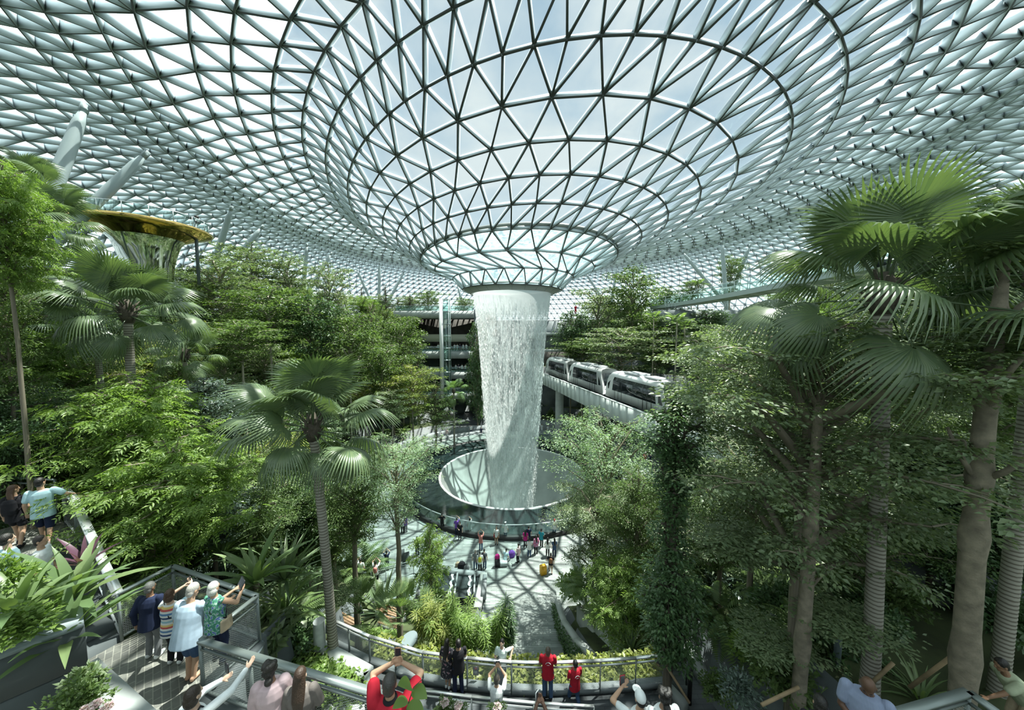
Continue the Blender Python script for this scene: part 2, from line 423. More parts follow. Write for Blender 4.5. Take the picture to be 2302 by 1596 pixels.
# ---- falling water
def water_mat(name, sheet):
    m = bpy.data.materials.new(name); m.use_nodes = True; nt = m.node_tree; nt.nodes.clear(); N = nt.nodes.new; L = nt.links.new
    o_ = N('ShaderNodeOutputMaterial'); t = N('ShaderNodeTexCoord'); s = N('ShaderNodeSeparateXYZ'); L(t.outputs['Object'], s.inputs[0])
    at2 = N('ShaderNodeMath'); at2.operation = 'ARCTAN2'; L(s.outputs[0], at2.inputs[0]); L(s.outputs[1], at2.inputs[1])
    cb = N('ShaderNodeCombineXYZ'); L(at2.outputs[0], cb.inputs[0]); L(s.outputs[2], cb.inputs[1])
    def noise(sx, sy, det, dist=0.):
        mp = N('ShaderNodeMapping'); mp.inputs['Scale'].default_value = (sx, sy, 1); L(cb.outputs[0], mp.inputs[0])
        n = N('ShaderNodeTexNoise'); n.inputs['Scale'].default_value = 1; n.inputs['Detail'].default_value = det; n.inputs['Roughness'].default_value = .65; n.inputs['Distortion'].default_value = dist
        L(mp.outputs[0], n.inputs['Vector']); return n.outputs['Fac']
    a = noise(26, .30, 3); c = noise(95, 1.1, 4, .3); d = noise(7, .22, 2)
    m1 = N('ShaderNodeMath'); m1.operation = 'MULTIPLY'; L(a, m1.inputs[0]); L(c, m1.inputs[1])
    m2 = N('ShaderNodeMath'); m2.operation = 'MULTIPLY_ADD'; L(d, m2.inputs[0]); m2.inputs[1].default_value = .25; L(m1.outputs[0], m2.inputs[2])
    # the sheet is whole just under the lip and breaks up as it falls
    hr = N('ShaderNodeMapRange'); L(s.outputs[2], hr.inputs[0]); hr.inputs[1].default_value = 23.9; hr.inputs[2].default_value = 20.8; hr.inputs[3].default_value = .34 if sheet else .0; hr.inputs[4].default_value = .0
    ad = N('ShaderNodeMath'); L(m2.outputs[0], ad.inputs[0]); L(hr.outputs[0], ad.inputs[1])
    h2 = N('ShaderNodeMapRange'); L(s.outputs[2], h2.inputs[0]); h2.inputs[1].default_value = 12; h2.inputs[2].default_value = -2; h2.inputs[3].default_value = 0; h2.inputs[4].default_value = .11
    a2 = N('ShaderNodeMath'); L(ad.outputs[0], a2.inputs[0]); L(h2.outputs[0], a2.inputs[1]); ad = a2
    rp_ = N('ShaderNodeMapRange'); L(ad.outputs[0], rp_.inputs[0]); rp_.inputs[1].default_value = .33; rp_.inputs[2].default_value = .50; rp_.inputs[3].default_value = .06 if sheet else .0; rp_.inputs[4].default_value = .90 if sheet else .45
    tr = N('ShaderNodeBsdfTransparent'); df = N('ShaderNodeBsdfDiffuse'); df.inputs[0].default_value = (.72, .79, .78, 1)
    tl = N('ShaderNodeBsdfTranslucent'); tl.inputs[0].default_value = (.70, .78, .78, 1)
    mm = N('ShaderNodeMixShader'); mm.inputs[0].default_value = .55; L(df.outputs[0], mm.inputs[1]); L(tl.outputs[0], mm.inputs[2])
    ms = N('ShaderNodeMixShader'); L(rp_.outputs[0], ms.inputs[0]); L(tr.outputs[0], ms.inputs[1]); L(mm.outputs[0], ms.inputs[2]); L(ms.outputs[0], o_.inputs[0])
    return m
WPROF = [(5.08, 24.2), (5.06, 23.9), (4.98, 23.2), (4.82, 22), (4.55, 20), (4.32, 17.5), (4.12, 15), (3.95, 12.5), (3.78, 10), (3.6, 7.5), (3.42, 5), (3.22, 2.5), (3.0, 0), (2.75, -3), (2.5, -7), (2.4, -11)]
def wr(z):
    P = WPROF[::-1]; return float(np.interp(z, [p[1] for p in P], [p[0] for p in P]))
fall = empty('waterfall', (0, 44, 0), 0, 'tall white ring of falling water pouring from the glass funnel into the pool', 'waterfall')
b = MB(); b.lathe(WPROF, 160); b.build('water_sheet', water_mat('falling_water', True), fall, True)
b = MB(); b.lathe([(r * .93, z) for r, z in WPROF], 120); b.build('inner_water_sheet', water_mat('falling_water_inside', False), fall, True)
m_drop = nmat('water_drop', (.92, .97, .97), rough=.3)
nd = 24000
z = 22.8 - (RNG.random(nd) ** .8) * 31; th = RNG.random(nd) * 2 * pi
strand = np.round(th * 46 / 1.0) / 46 + RNG.normal(0, .006, nd); keep = RNG.random(nd) < np.clip((z - 6) / 16, .1, .85)
th = np.where(keep, strand, th)
sp = np.clip((20 - z) / 26, 0, 1.2); rr = np.interp(z, [p[1] for p in WPROF[::-1]], [p[0] for p in WPROF[::-1]]) + RNG.normal(0, 1, nd) * (.015 + .26 * sp ** 1.3) + .02
ln = (.08 + .30 * RNG.random(nd)); wd = .005 + .010 * RNG.random(nd)
c = np.stack([rr * np.sin(th), rr * np.cos(th), z], 1)
off = np.array([(0, 0, 1), (1, 0, 0), (0, 1, 0), (-1, 0, 0), (0, -1, 0), (0, 0, -1)], float)
Vd = c[:, None, :] + off[None] * np.stack([wd, wd, ln], 1)[:, None, :]
tri = np.array([(0, 1, 2), (0, 2, 3), (0, 3, 4), (0, 4, 1), (5, 2, 1), (5, 3, 2), (5, 4, 3), (5, 1, 4)])
Fd = (np.arange(nd)[:, None, None] * 6 + tri[None]).reshape(-1, 3)
me = mesh_np('spray', Vd.reshape(-1, 3), [Fd]); me.materials.append(m_drop); spray = link(bpy.data.objects.new('spray', me), fall); spray['kind'] = 'stuff'
# water swirling in the funnel above the lip
mf = bpy.data.materials.new('frothing_water'); mf.use_nodes = True; nt = mf.node_tree; nt.nodes.clear(); N = nt.nodes.new; L = nt.links.new
o_ = N('ShaderNodeOutputMaterial'); t = N('ShaderNodeTexCoord'); n = N('ShaderNodeTexNoise'); n.inputs['Scale'].default_value = 1.6; n.inputs['Detail'].default_value = 7; n.inputs['Distortion'].default_value = 1.2; L(t.outputs['Object'], n.inputs['Vector'])
r = N('ShaderNodeMapRange'); r.inputs[1].default_value = .38; r.inputs[2].default_value = .66; r.inputs[3].default_value = .06; r.inputs[4].default_value = .38; L(n.outputs['Fac'], r.inputs[0])
tr = N('ShaderNodeBsdfTransparent'); tr.inputs[0].default_value = (.80, .93, .92, 1); tl = N('ShaderNodeBsdfTranslucent'); tl.inputs[0].default_value = (.80, .95, .95, 1)
ms = N('ShaderNodeMixShader'); L(r.outputs[0], ms.inputs[0]); L(tr.outputs[0], ms.inputs[1]); L(tl.outputs[0], ms.inputs[2]); L(ms.outputs[0], o_.inputs[0])
b = MB(); nn = 72; Vv = []
for k in np.linspace(0.05, 3.0, 8):
    for j in range(nn): Vv.append(rp(k, 2 * pi * j / nn) + .12 * rnorm(k, 2 * pi * j / nn) - np.array((0, 44, 0)))
b.add(Vv, [(i * nn + j, i * nn + (j + 1) % nn, (i + 1) * nn + (j + 1) % nn, (i + 1) * nn + j) for i in range(7) for j in range(nn)])
b.build('funnel_water', mf, fall, True)
b = MB(); Vv = [rp(3.02, 2 * pi * j / nn) + .06 * rnorm(3, 2 * pi * j / nn) - np.array((0, 44, 0)) for j in range(nn)]
b.tube(Vv + [Vv[0]], .16, 6); b.build('water_edge_trough', m_collar, fall, True)
# ------------------------------------------------------------------ roof struts
def strut(tu, tv, bu, bv, Ytop, dY, d, label):
    a = at(tu, tv, Ytop); q = at(bu, bv, Ytop + dY); v = (q - a); q = a + v * ((22.2 - a.z) / v.z) if v.z < -.5 else q
    t = empty('roof_strut', (q.x, q.y, q.z), 0, label, 'column', 'slanted steel struts under the roof')
    a = np.array(a - q); L_ = np.linalg.norm(a); u = a / L_; r = d * .42
    b = MB(); b.tube([u * 0, u * .8, u * L_ * .3, u * L_ * .7, u * (L_ - 1.6), u * (L_ - .5)], [r * .55, r * .8, r, r, r * .85, r * .5], 16); b.build('shaft', m_strut, t, True)
    b = MB(); b.ball(u * (L_ - .1), r * .48, 12, 8); b.bar(u * (L_ - .45), u * (L_ + .35), r * .5, r * 1.1, (0, 1, 0)); b.build('pin_joint', m_strut, t)
m_strut = nmat('strut_paint', (.34, .41, .42), rough=.4)
ST = [(190,243,125,412,29.6,-2,1.15,'thickest slanted grey strut at the far left, just over the near fan palms'),
 (328,346,188,482,36,-3,1.15,'grey strut leaning left toward the golden mirrored canopy'),
 (520,468,470,632,54,2,1.1,'steep grey strut rising right of the golden mirrored canopy'),
 (590,510,478,642,62,-4,1.1,'grey strut leaning hard to the left, right of the golden canopy'),
 (690,550,682,650,77,1,1.05,'upright grey strut above the middle of the left forest'),
 (745,570,715,618,85,-2,1.05,'short strut leaning left beside the upright strut over the left forest'),
 (632,620,660,668,92,3,1.0,'low strut leaning right, half hidden by the left forest'),
 (853,592,852,692,95,0,1.0,'upright strut in the trio above the far left trees'),
 (802,606,846,702,98,2,1.0,'right leaning strut in the trio above the far left trees'),
 (908,612,878,668,103,-2,1.0,'left leaning strut in the trio above the far left trees'),
 (1028,640,1046,706,108,0,1.0,'strut just left of the collar above the waterfall'),
 (1317,615,1348,662,112,2,1.0,'strut just right of the collar above the waterfall'),
 (1388,600,1370,702,104,0,1.0,'strut among the back trees right of the waterfall'),
 (1534,567,1622,672,83,-4,1.0,'strut leaning right down to the glass footbridge'),
 (1623,545,1631,662,74,0,1.0,'upright strut behind the glass footbridge'),
 (1686,552,1636,682,75,3,1.0,'strut leaning left behind the glass footbridge')]
for s in ST: strut(*s)
# ------------------------------------------------------------------ mirrored canopy on the left
p = at(328, 512, 38)
mm_g = nmat('gold_mirror', (.80, .55, .20), rough=.07, metal=1); mm_s = nmat('silver_mirror', (.72, .76, .70), rough=.06, metal=1)
t = empty('mirrored_canopy', (p.x, p.y, 22.4), 0, 'round golden mirrored canopy on a flared polished stem above the left forest', 'canopy')
h = p.z - 22.4
b = MB(); b.lathe([(0, h + .12), (5.4, h + .1), (5.65, h - .05), (5.4, h - .35), (4.2, h - .75), (3.1, h - 1.25)], 72); b.build('disc', mm_g, t, True)
b = MB(); b.lathe([(3.1, h - 1.25), (2.75, h - 1.7), (2.45, h - 2.6), (2.1, h - 4), (1.7, 0)], 72); b.build('stem', mm_s, t, True)
b = MB(); b.lathe([(5.2, h + .1), (5.2, h + 1.2)], 60); b.build('glass_rail', m_balu, t, True)
b = MB(); b.lathe([(5.22, h + 1.18), (5.22, h + 1.24), (5.16, h + 1.24), (5.16, h + 1.18)], 60)
for k in range(18): q = 2 * pi * k / 18; b.bar((5.2 * cos(q), 5.2 * sin(q), h + .1), (5.2 * cos(q), 5.2 * sin(q), h + 1.2), .05, .05, (1, 0, 0))
b.build('handrail', m_rail, t)
b = MB(); b.lathe([(.0, h + .1), (1.1, h + .12), (1.1, h + 1.0), (.9, h + 1.35), (0, h + 1.4)], 24, (-2.2, 0, 0)); b.build('drum', m_rail, t, True)
# ------------------------------------------------------------------ floodlight masts
def mast(u, v0, v1, Y, d, label, lamps):
    a, q = at(u, v0, Y), at(u, v1, Y); t = empty('floodlight_mast', (a.x, Y, q.z), 0, label, 'light')
    H = a.z - q.z; b = MB(); b.tube([(0, 0, 0), (0, 0, H)], d, 10); po = b.build('pole', m_mast, t, True)
    for (dx, dz) in lamps:
        b = MB(); b.box((dx, -.15, H + dz), (.34, .3, .26), .4); b.bar((0, 0, H + dz), (dx, -.1, H + dz), .05, .05); o = b.build('lamp_head', m_black, po)
m_mast = nmat('dark_mast', (.10, .13, .14), rough=.4)
mast(98, 362, 560, 26, .16, 'dark floodlight mast behind the fan palms at the far left', [(.3, -.1), (.42, -.6), (-.25, -.3)])
mast(438, 487, 640, 40, .16, 'dark floodlight mast at the right edge of the golden canopy', [(.35, -.1), (-.3, -.2), (.4, -.7)])
mast(1889, 1372, 1560, 7.6, .075, 'dark floodlight mast between the right foreground tree trunks', [(-.22, -.02), (-.26, -.22)])
# ------------------------------------------------------------------ back facade left of the waterfall
FY = 75.0
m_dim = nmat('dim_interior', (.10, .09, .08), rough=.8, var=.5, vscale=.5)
m_beige = nmat('beige_soffit', (.50, .50, .40), rough=.6)
m_warm = nmat('warm_shop_light', (.9, .6, .3), emis=((1., .55, .25), 1.2))
def slab(z, y0, face, name, x0=-26, x1=-8.5):
    b = MB(); b.box(((x0 + x1) / 2, (y0 + 92) / 2, z - face / 2), (x1 - x0, 92 - y0, face)); o = b.build(name, m_conc); o['kind'] = 'structure'
slab(23.6, 73.5, 1.5, 'trim_1'); slab(14.7, 74.0, 1.6, 'trim_2'); slab(10.2, 73.0, 1.5, 'trim_3'); slab(5.6, 72.5, 1.3, 'trim_4')
b = MB(); b.box((-17, 77.2, 17.6), (18, 1.2, 1.7)); o = b.build('trim_5', m_beige); o['kind'] = 'structure'
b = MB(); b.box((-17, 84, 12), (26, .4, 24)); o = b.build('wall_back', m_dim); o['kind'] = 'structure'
b = MB(); b.box((-8.3, 80, 12), (.5, 9, 24)); o = b.build('wall_back_right', m_gray); o['kind'] = 'structure'
for i, (x, z, w_, h_) in enumerate([(-13, 12.1, 3, 1.8), (-18.5, 12.1, 3.4, 1.8), (-10.8, 7.4, 2.6, 2), (-15, 7.4, 3, 2), (-19, 16, 3, 1.6), (-12, 2, 4, 2.6)]):
    b = MB(); b.box((x, 83.7, z), (w_, .1, h_)); o = b.build('window_%d' % (i + 1), m_warm if i in (0, 2, 5) else m_dim); o['kind'] = 'structure'
for z, y0, lb in ((14.7, 74.1, 'upper'), (10.2, 73.1, 'middle'), (5.6, 72.6, 'lower'), (23.6, 73.6, 'topmost')):
    t = empty('balcony_railing', (-17, y0, z), 0, 'glass railing along the %s gallery left of the waterfall' % lb, 'railing', 'gallery railings left of the waterfall')
    b = MB(); b.box((0, 0, .55), (17, .03, 1.0)); b.build('glass_panel', m_balu, t)
    b = MB(); b.box((0, 0, 1.1), (17, .08, .06)); b.build('handrail', m_rail, t)
# lift tower
t = empty('lift_tower', (at(1000, 700, 71).x, 71, 5), 0, 'slim glass lift tower in front of the galleries left of the waterfall', 'lift')
zt = at(1000, 672, 71).z - 5
for sx in (-1, 1):
    for sy in (-1, 1):
        b = MB(); b.box((sx * .95, sy * .9, zt / 2), (.16, .16, zt)); b.build('corner_post', m_rail, t)
b = MB(); b.tube([(-.55, -1.1, 0), (-.55, -1.1, zt)], .42, 14); b.build('guide_tube', m_white, t, True)
b = MB()
for k in range(9): b.box((0, 0, .4 + k * (zt - .6) / 8), (2.1, 2.0, .14))
b.build('cross_frame', m_rail, t)
b = MB(); b.box((.2, 0, zt / 2), (1.6, 1.7, zt)); b.build('glass_shaft', m_balu, t)
# tunnel wall right of the waterfall
def wallbox(name, c, s, m):
    b = MB(); b.box(c, s); o = b.build(name, m); o['kind'] = 'structure'
wallbox('wall_tunnel', (9.5, 69, 18.2), (13, 1.6, 6.0), m_gray); wallbox('wall_tunnel_left', (3.6, 69, 7.5), (1.4, 1.6, 15.4), m_gray); wallbox('wall_tunnel_right', (13.9, 69, 7.5), (4.2, 1.6, 15.4), m_gray)
wallbox('wall_tunnel_low', (8, 69, 5), (8, 1.4, 10), m_dark); wallbox('wall_tunnel_inside', (8, 80, 12), (12, .5, 8), m_dim); wallbox('trim_6', (9, 67.4, 15.3), (12, 1.8, .5), m_conc); wallbox('trim_7', (9.5, 67.2, 18.6), (13, 2.2, .5), m_conc)
wallbox('wall_behind_waterfall', (-2, 71, 9), (11, 1, 18), m_dark)
# ------------------------------------------------------------------ stepped seats around the far side of the plaza
for i, (r0, r1, z1, a0, a1) in enumerate([(18.6, 19.4, .45, 100, 150), (20.6, 21.3, .85, 98, 152), (18.8, 19.6, .45, 52, 80), (20.4, 21.2, .9, 50, 82), (22.0, 22.8, 1.5, 50, 82)]):
    b = MB(); b.lathe([(r0, 0), (r0, z1), (r1, z1), (r1, 0)], 40, (0, PC[1], 0), radians(a0), radians(a1))
    o = b.build('curved_bench', m_gray)
    tag(o, ['front curved stone bench on the far left of the plaza', 'rear curved stone bench on the far left of the plaza', 'lowest curved stone step right of the waterfall', 'middle curved stone step right of the waterfall', 'top curved stone step right of the waterfall'][i], 'bench')
# ------------------------------------------------------------------ guideway and train
TA, TB = np.array((6.5, 67.2)), np.array((19.6, 8.0))
def trk(y, off=0, z=0):
    s = (TA[1] - y) / (TA[1] - TB[1]); d = (TB - TA) / np.linalg.norm(TB - TA); n = np.array((-d[1], d[0])); q = TA + (TB - TA) * s
    return (q[0] + n[0] * off, q[1] + n[1] * off, z)
tdir = (TB - TA) / np.linalg.norm(TB - TA); trot = atan2(tdir[1], tdir[0])
ZB = 11.4
tl_ = np.linalg.norm(TB - TA)
m_clad = nmat('cladding_panel', (.60, .66, .64), rough=.45)
g = empty('guideway', (TA[0], TA[1], ZB), trot, 'pale grey elevated train guideway crossing beside the waterfall', 'bridge')
for side in (-1, 1):
    b = MB(); n = int(tl_ / 1.45)
    for k in range(n):
        b.box((tl_ * (k + .5) / n, side * 2.15, -1.0), (tl_ / n - .035, .16, 2.0)); 
        b.box((tl_ * (k + .5) / n, side * 2.12, .04), (tl_ / n - .01, .34, .1))
    b.build('side_panel', m_clad, g)
b = MB(); b.box((tl_ / 2, 0, -1.75), (tl_, 4.3, .5)); b.build('deck', m_gray, g)
for o_y in (-.95, .95):
    b = MB(); b.box((tl_ / 2, o_y, -1.38), (tl_, .5, .3)); b.build('running_beam', m_black, g)
b = MB(); b.box((tl_ / 2, 1.75, -.3), (tl_, .05, .06)); b.box((tl_ / 2, 1.75, -.6), (tl_, .05, .06))
for k in range(40): b.box((tl_ * k / 40, 1.75, -.7), (.05, .05, .9))
b.build('power_rail', m_rail, g)
for y, lb in ((45.5, 'nearer round concrete pier under the train guideway'), (58.5, 'farther round concrete pier under the train guideway')):
    q = trk(y); t = empty('guideway_pier', (q[0], q[1], 0), 0, lb, 'pier')
    b = MB(); b.lathe([(.72, 0), (.72, ZB - 2.0)], 28); b.build('shaft', m_conc, t, True)
    b = MB(); b.lathe([(.9, 0), (.9, .25), (.72, .25)], 28); b.build('base', m_gray, t)
m_carw = nmat('train_white', (.82, .84, .84), rough=.25, coat=.4); m_win = nmat('train_glass', (.015, .02, .022), rough=.05, spec=.8); m_cargr = nmat('train_grey', (.45, .48, .5), rough=.4)
def train_car(L_, label):
    t = empty('train_car', (0, 0, 0), 0, label, 'train', 'cars of the white train')
    W, Hh = 1.32, 3.05                                 # half width, roof height
    sec = [(-W, .0), (-W, 1.0), (-W * 1.0, 2.1), (-W * .93, 2.55), (-W * .72, 2.9), (-W * .3, Hh), (W * .3, Hh), (W * .72, 2.9), (W * .93, 2.55), (W, 2.1), (W, 1.0), (W, 0)]
    def nose(z): return 0 if z < .9 else (z - .9) * .42   # raked ends
    b = MB(); n = len(sec); V = []
    for e in (-1, 1):
        for (y, z) in sec: V.append((e * (L_ / 2 - nose(z) * (1 if z < 2.9 else 1.12)), y, z))
    Fc = [(i, i + 1, n + i + 1, n + i) for i in range(n - 1)] + [tuple(range(n)), tuple(range(2 * n - 1, n - 1, -1)), (n - 1, 0, n, 2 * n - 1)]
    b.add(V, Fc); bod = b.build('body', m_carw, t)
    for s in (-1, 1):
        b = MB(); y = s * (W + .012); b.add([(-L_ / 2 + 1.55, y, .95), (L_ / 2 - 1.55, y, .95), (L_ / 2 - 1.75, y, 2.12), (-L_ / 2 + 1.75, y, 2.12), (-L_ / 2 + 1.55, y - s * .05, .95), (L_ / 2 - 1.55, y - s * .05, .95), (L_ / 2 - 1.75, y - s * .05, 2.12), (-L_ / 2 + 1.75, y - s * .05, 2.12)], [(0, 1, 2, 3), (0, 4, 5, 1), (2, 6, 7, 3), (1, 5, 6, 2), (0, 3, 7, 4)]); b.build('side_window', m_win, t)
        b = MB()
        b.add([(-L_ / 2 + 1.75, y * 1.001, 2.12), (L_ / 2 - 1.75, y * 1.001, 2.12), (L_ / 2 - 1.9, s * W * .94, 2.5), (-L_ / 2 + 1.9, s * W * .94, 2.5)], [(0, 1, 2, 3)]); b.build('window_header', m_win, t)
        for e in (-1, 1):                              # door leaf pairs
            d = MB(); x = e * L_ * .24
            for k in (-.68, .0, .68): d.box((x + k, s * (W + .03), 1.15), (.05, .02, 2.2))
            d.build('door_frame', m_black if False else m_win, t)
            q = MB(); x = e * (L_ / 2 - .88); q.add([(x - .32, s * (W + .015), 1.0), (x + .2 * e + .12, s * (W + .015), 1.0), (x + .05 - .1 * e, s * (W + .015), 1.75), (x - .3 * e, s * (W + .015), 2.05), (x - .34, s * (W + .015), 1.6)], [(0, 1, 2, 3, 4)]); q.build('quarter_window', m_win, bod)
        b = MB()
        for k in range(7): b.box((-L_ / 2 + 1.9 + k * (L_ - 3.8) / 6, s * (W + .018), .5), (.03, .015, .9))
        b.build('panel_seam', m_cargr, bod)
    for e in (-1, 1):
        b = MB(); f = lambda z: e * (L_ / 2 - nose(z) + .015)
        b.add([(f(1.05), -W * .82, 1.05), (f(1.05), W * .82, 1.05), (f(2.5), W * .74, 2.5), (f(2.5), -W * .74, 2.5)], [(0, 1, 2, 3)]); b.build('windscreen', m_win, t)
        b = MB()
        for s in (-1, 1): b.box((f(.6), s * .9, .62), (.05, .34, .16))
        b.build('headlamp', m_cargr, bod)
        b = MB(); b.box((e * L_ * .32, 0, -.35), (1.9, 2.1, .7)); bg_ = b.build('bogie', m_black, t)
        for s in (-1, 1):
            for dx in (-.6, .6):
                b = MB(); b.tube([(e * L_ * .32 + dx, s * .75, -.85), (e * L_ * .32 + dx, s * 1.0, -.85)], .46, 16); b.build('wheel', m_black, bg_)
    b = MB(); b.box((-1.2, 0, Hh + .08), (2.6, 1.5, .2)); b.box((2.1, 0, Hh + .06), (2.0, 1.3, .14)); b.build('roof_unit', m_cargr, t)
    return t
for yc, lb in ((34.6, 'front white train car, nearest, half behind a leafy column tree'), (46.0, 'middle car of the white train on the guideway'), (57.0, 'last white train car by the tunnel mouth next to the waterfall')):
    t = train_car(11.0, lb); q = trk(yc); t.location = (q[0], q[1], ZB + .28 - .3); t.rotation_euler = (0, 0, trot)
# ------------------------------------------------------------------ glass footbridge and deck on the right
g = empty('glass_footbridge', (26, 45, 23.6), 0, 'curved footbridge with green glass sides high on the right', 'bridge')
pts = [Vector((26.6 + 1.6 * ((y - 48) / 20) ** 2 * (-1 if y > 48 else -1) + 1.0, y, 23.7)) for y in np.linspace(62, 22, 33)]
L3 = [np.array((p.x - 26 - 1.3, p.y - 45, .1)) for p in pts]; R3 = [np.array((p.x - 26 + 1.3, p.y - 45, .1)) for p in pts]
dn = np.array((0, 0, -.55)); up_ = np.array((0, 0, 1.25))
b = MB(); b.strip(L3, R3); b.strip([q + dn for q in L3], [q + dn for q in R3]); b.strip(L3, [q + dn for q in L3]); b.strip(R3, [q + dn for q in R3]); b.add([L3[0], R3[0], R3[0] + dn, L3[0] + dn], [(0, 1, 2, 3)]); b.build('deck', nmat('bridge_steel', (.42, .50, .48), rough=.5), g)
for S, nm in ((L3, 'glass_side'), (R3, 'glass_side')):
    b = MB(); b.strip(S, [q + up_ for q in S]); b.build(nm, m_balu, g)
    b = MB(); b.tube([q + up_ for q in S], .04, 6)
    for q in S[::2]: b.bar(q, q + up_, .05, .05, (1, 0, 0))
    b.build('handrail', m_rail, g)
b = MB()
for q, r_ in zip(L3[::2], R3[::2]): b.box(((q[0] + r_[0]) / 2, q[1], -.47), (1.5, .5, .04))
b.build('soffit_panel', m_white, g)
wallbox('wall_right_deck', (31, 56, 21.2), (14, 5, 2.6), m_gray)
t = empty('deck_railing', (31, 53.6, 22.5), 0, 'thin railing on the grey deck behind the glass footbridge', 'railing')
b = MB(); b.box((0, 0, 1.05), (13, .06, .05)); b.box((0, 0, .6), (13, .04, .03)); b.build('handrail', m_rail, t)
b = MB()
for k in range(27): b.box((-6.5 + .5 * k, 0, .5), (.035, .035, 1.0))
b.build('baluster', m_rail, t)
# ------------------------------------------------------------------ plants
def nrm(a): return a / (np.linalg.norm(a, axis=-1, keepdims=True) + 1e-9)
def leaf_arrays(C, D, Nn, Ln, W, fold=.18):
    """kite shaped leaves, two faces folded along the rib: base, left, tip, right"""
    D = nrm(D); S = nrm(np.cross(D, Nn)); U = np.cross(S, D); n = len(C); Ln = Ln[:, None]; W = W[:, None]
    b = C; m = C + D * Ln * .5 ; t = C + D * Ln - U * Ln * .10
    l = C + D * Ln * .42 + S * W * .5 + U * W * fold; r = C + D * Ln * .42 - S * W * .5 + U * W * fold
    V = np.stack([b, l, t, r], 1).reshape(-1, 3); I = np.arange(n)[:, None] * 4
    return V, np.concatenate([I + np.array([[0, 3, 2]]), I + np.array([[0, 2, 1]])], 1).reshape(-1, 3)
def sprig_arrays(C, D, Nn, size, k, lw, ll, rng):
    """compound leaves: k pairs of leaflets along each rachis"""
    D = nrm(D); S = nrm(np.cross(D, Nn)); n = len(C); Cs, Ds, Ns = [], [], []
    for i in range(k):
        f = (i + .7) / k
        for s in (-1, 1):
            Cs.append(C + D * (size * f)[:, None] - np.array((0, 0, 1)) * (size * .25 * f * f)[:, None]); Ds.append(D * (.55 + .3 * f) + S * s * .85 - np.array((0, 0, .12))); Ns.append(Nn)
    C2, D2, N2 = np.concatenate(Cs), np.concatenate(Ds), np.concatenate(Ns)
    L_ = np.tile(size, 2 * k) * ll * (.8 + .4 * rng.random(len(C2)))
    return leaf_arrays(C2, D2 + rng.normal(0, .12, D2.shape), N2 + rng.normal(0, .2, N2.shape), L_, L_ * lw)
m_bark = nmat('bark', (.20, .175, .13), rough=.9, var=.35, vscale=6, bump=.5, bscale=30)
m_barkd = nmat('dark_bark', (.085, .072, .055), rough=.9, var=.4, vscale=6, bump=.5, bscale=30)
m_barkp = nmat('pale_bark', (.34, .31, .25), rough=.9, var=.3, vscale=5, bump=.4, bscale=25)
LEAF = dict(
 lime=leafmat('leaf_lime', (0.240, 0.336, 0.096), (0.134, 0.222, 0.064), .42), mid=leafmat('leaf_mid', (0.145, 0.212, 0.074), (0.083, 0.139, 0.049), .36),
 deep=leafmat('leaf_deep', (0.060, 0.118, 0.054), (0.105, 0.180, 0.076), .25, .5, .3), grey=leafmat('leaf_grey', (0.227, 0.282, 0.161), (0.134, 0.191, 0.105), .35, .45),
 silver=leafmat('leaf_silver', (0.310, 0.422, 0.284), (0.207, 0.309, 0.189), .4, .5, .4), yellow=leafmat('leaf_yellow', (0.333, 0.351, 0.108), (0.219, 0.270, 0.081), .42), blue=leafmat('leaf_blue', (0.084, 0.129, 0.100), (0.123, 0.169, 0.150), .22, .55, .28),
 palm=leafmat('palm_leaf', (0.150, 0.207, 0.103), (0.101, 0.155, 0.084), .24, .6, .3), palmy=leafmat('palm_leaf_bright', (0.218, 0.290, 0.129), (0.135, 0.216, 0.098), .36, .5, .35), purple=leafmat('leaf_purple', (0.121, 0.052, 0.090), (0.159, 0.085, 0.110), .3), flower=leafmat('white_flower', (0.750, 0.720, 0.700), (0.700, 0.450, 0.550), .2))
class Crown: pass
